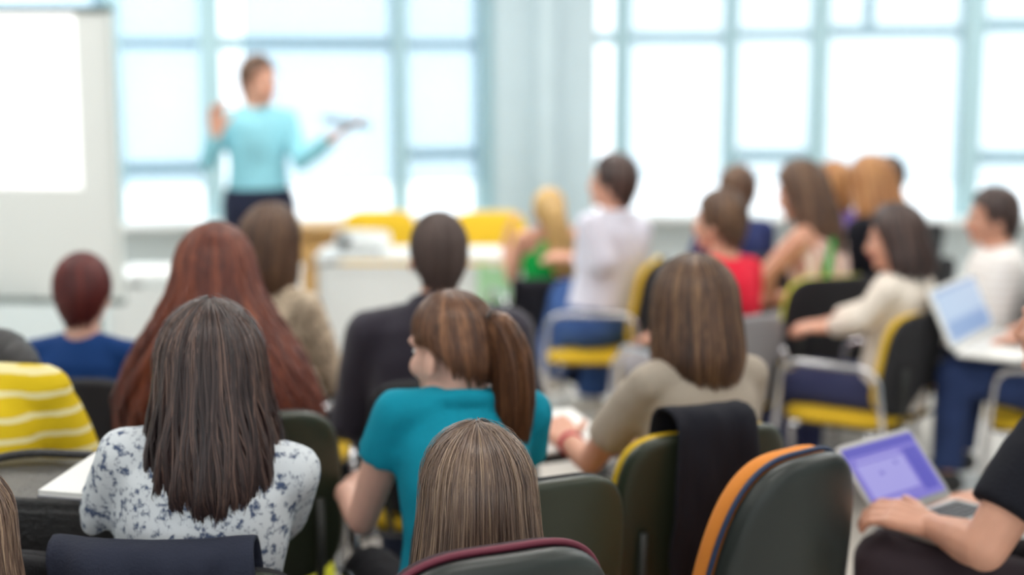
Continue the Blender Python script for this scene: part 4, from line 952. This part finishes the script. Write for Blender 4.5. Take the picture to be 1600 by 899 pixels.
# black T-shirt person typing, cut by the edge
KY = 2.85
A['typist'] = person('person in a black T-shirt typing on the silver laptop, cut off by the edge', None, R(48), short(), HBK, shirt='short', shirt_m=cloth('black_tee', 22, 23, 32), trousers_m=cloth('black_trousers_b', 58, 48, 54), nstr=100, srad=0.002, seed=42, fixed=((at(1745, 800, KY).x, KY+0.08, 0), 1.04), lean=8, w=1.22, voxel=0.0055,
    legs={'L': (at(1385, 880, 3.05), at(1370, 1150, 3.05), at(1330, 1180, 3.1)), 'R': (at(1400, 866, 3.35), at(1380, 1080, 3.35), at(1340, 1100, 3.4))},
    arms={'L': (at(1538, 858, KY-0.10), at(1456, 822, KY+0.10), (-0.75, 0.55, 0.12), (-0.1, -0.45, 1)), 'R': (at(1640, 760, KY+0.55), at(1540, 778, KY+0.50), (-0.85, -0.2, -0.1), (0.1, 0, 1))}, curl=(0.5, 0.45))
sit(A['typist'], R(44), 'meeting chair of the person typing in the black T-shirt', d=(0, 0.06))

# leather bag on an empty chair, notepad on it
lb = at(95, 752, 2.72)
chair((lb.x-0.05, 2.72), R(-10), 'empty chair carrying the black leather bag', shell=M_BLACKFAB)
def bag():
    c = MB(); h = 0.465
    r = empty('leather_bag', base_matrix((lb.x, 2.70, 0.452), R(-8))); tag(r, 'black leather bag standing on a chair with a notepad on top', 'bag')
    b_, _ = panel(0.44, 0.26, h, 6, n=44, bev=0.06); xform(b_, Matrix.Translation((0, 0, h/2)) @ Matrix.Rotation(R(90), 4, 'X'))
    c.v, c.f = b_.v, b_.f
    link('body', blob(c, 0.014, 3, wrinkle=0.006, seed=5), M_LEATHER, r)
    f = MB(); f.box((0, -0.138, h*0.72), (0.42, 0.012, h*0.5)); f.box((0, -0.005, h+0.006), (0.42, 0.275, 0.012)); link('flap', blob(f, 0.006, 3, wrinkle=0.002), M_LEATHER, r)
    s_ = MB(); s_.tube(arc_pts([(-0.2, 0.02, h*0.9), (-0.21, 0.02, h+0.02), (-0.12, 0.1, h+0.03), (0.1, 0.1, h+0.03), (0.2, 0.03, h+0.02), (0.2, 0.02, h*0.9)], 0.05), 0.009); build(s_, 'strap', M_LEATHER, r, True)
    for k in (-1, 1): b2 = MB(); b2.box((k*0.1, -0.147, h*0.5), (0.03, 0.006, 0.035)); build(b2, 'buckle', M_CHROME, r)
    return h
bh = bag()
npd = empty('notepad', base_matrix((lb.x+0.12, 2.66, 0.452+bh+0.032), R(-14)) @ Matrix.Rotation(R(5), 4, 'X')); tag(npd, 'white notepad lying on the black leather bag', 'notepad')
mb = MB(); mb.box((0, 0, 0), (0.17, 0.24, 0.010)); build(mb, 'page_block', M_PAPER, npd)
mb = MB(); mb.box((0, 0, -0.007), (0.175, 0.245, 0.004)); build(mb, 'backing_card', mat('card_grey', rgb(150, 150, 156), 0.7), npd)
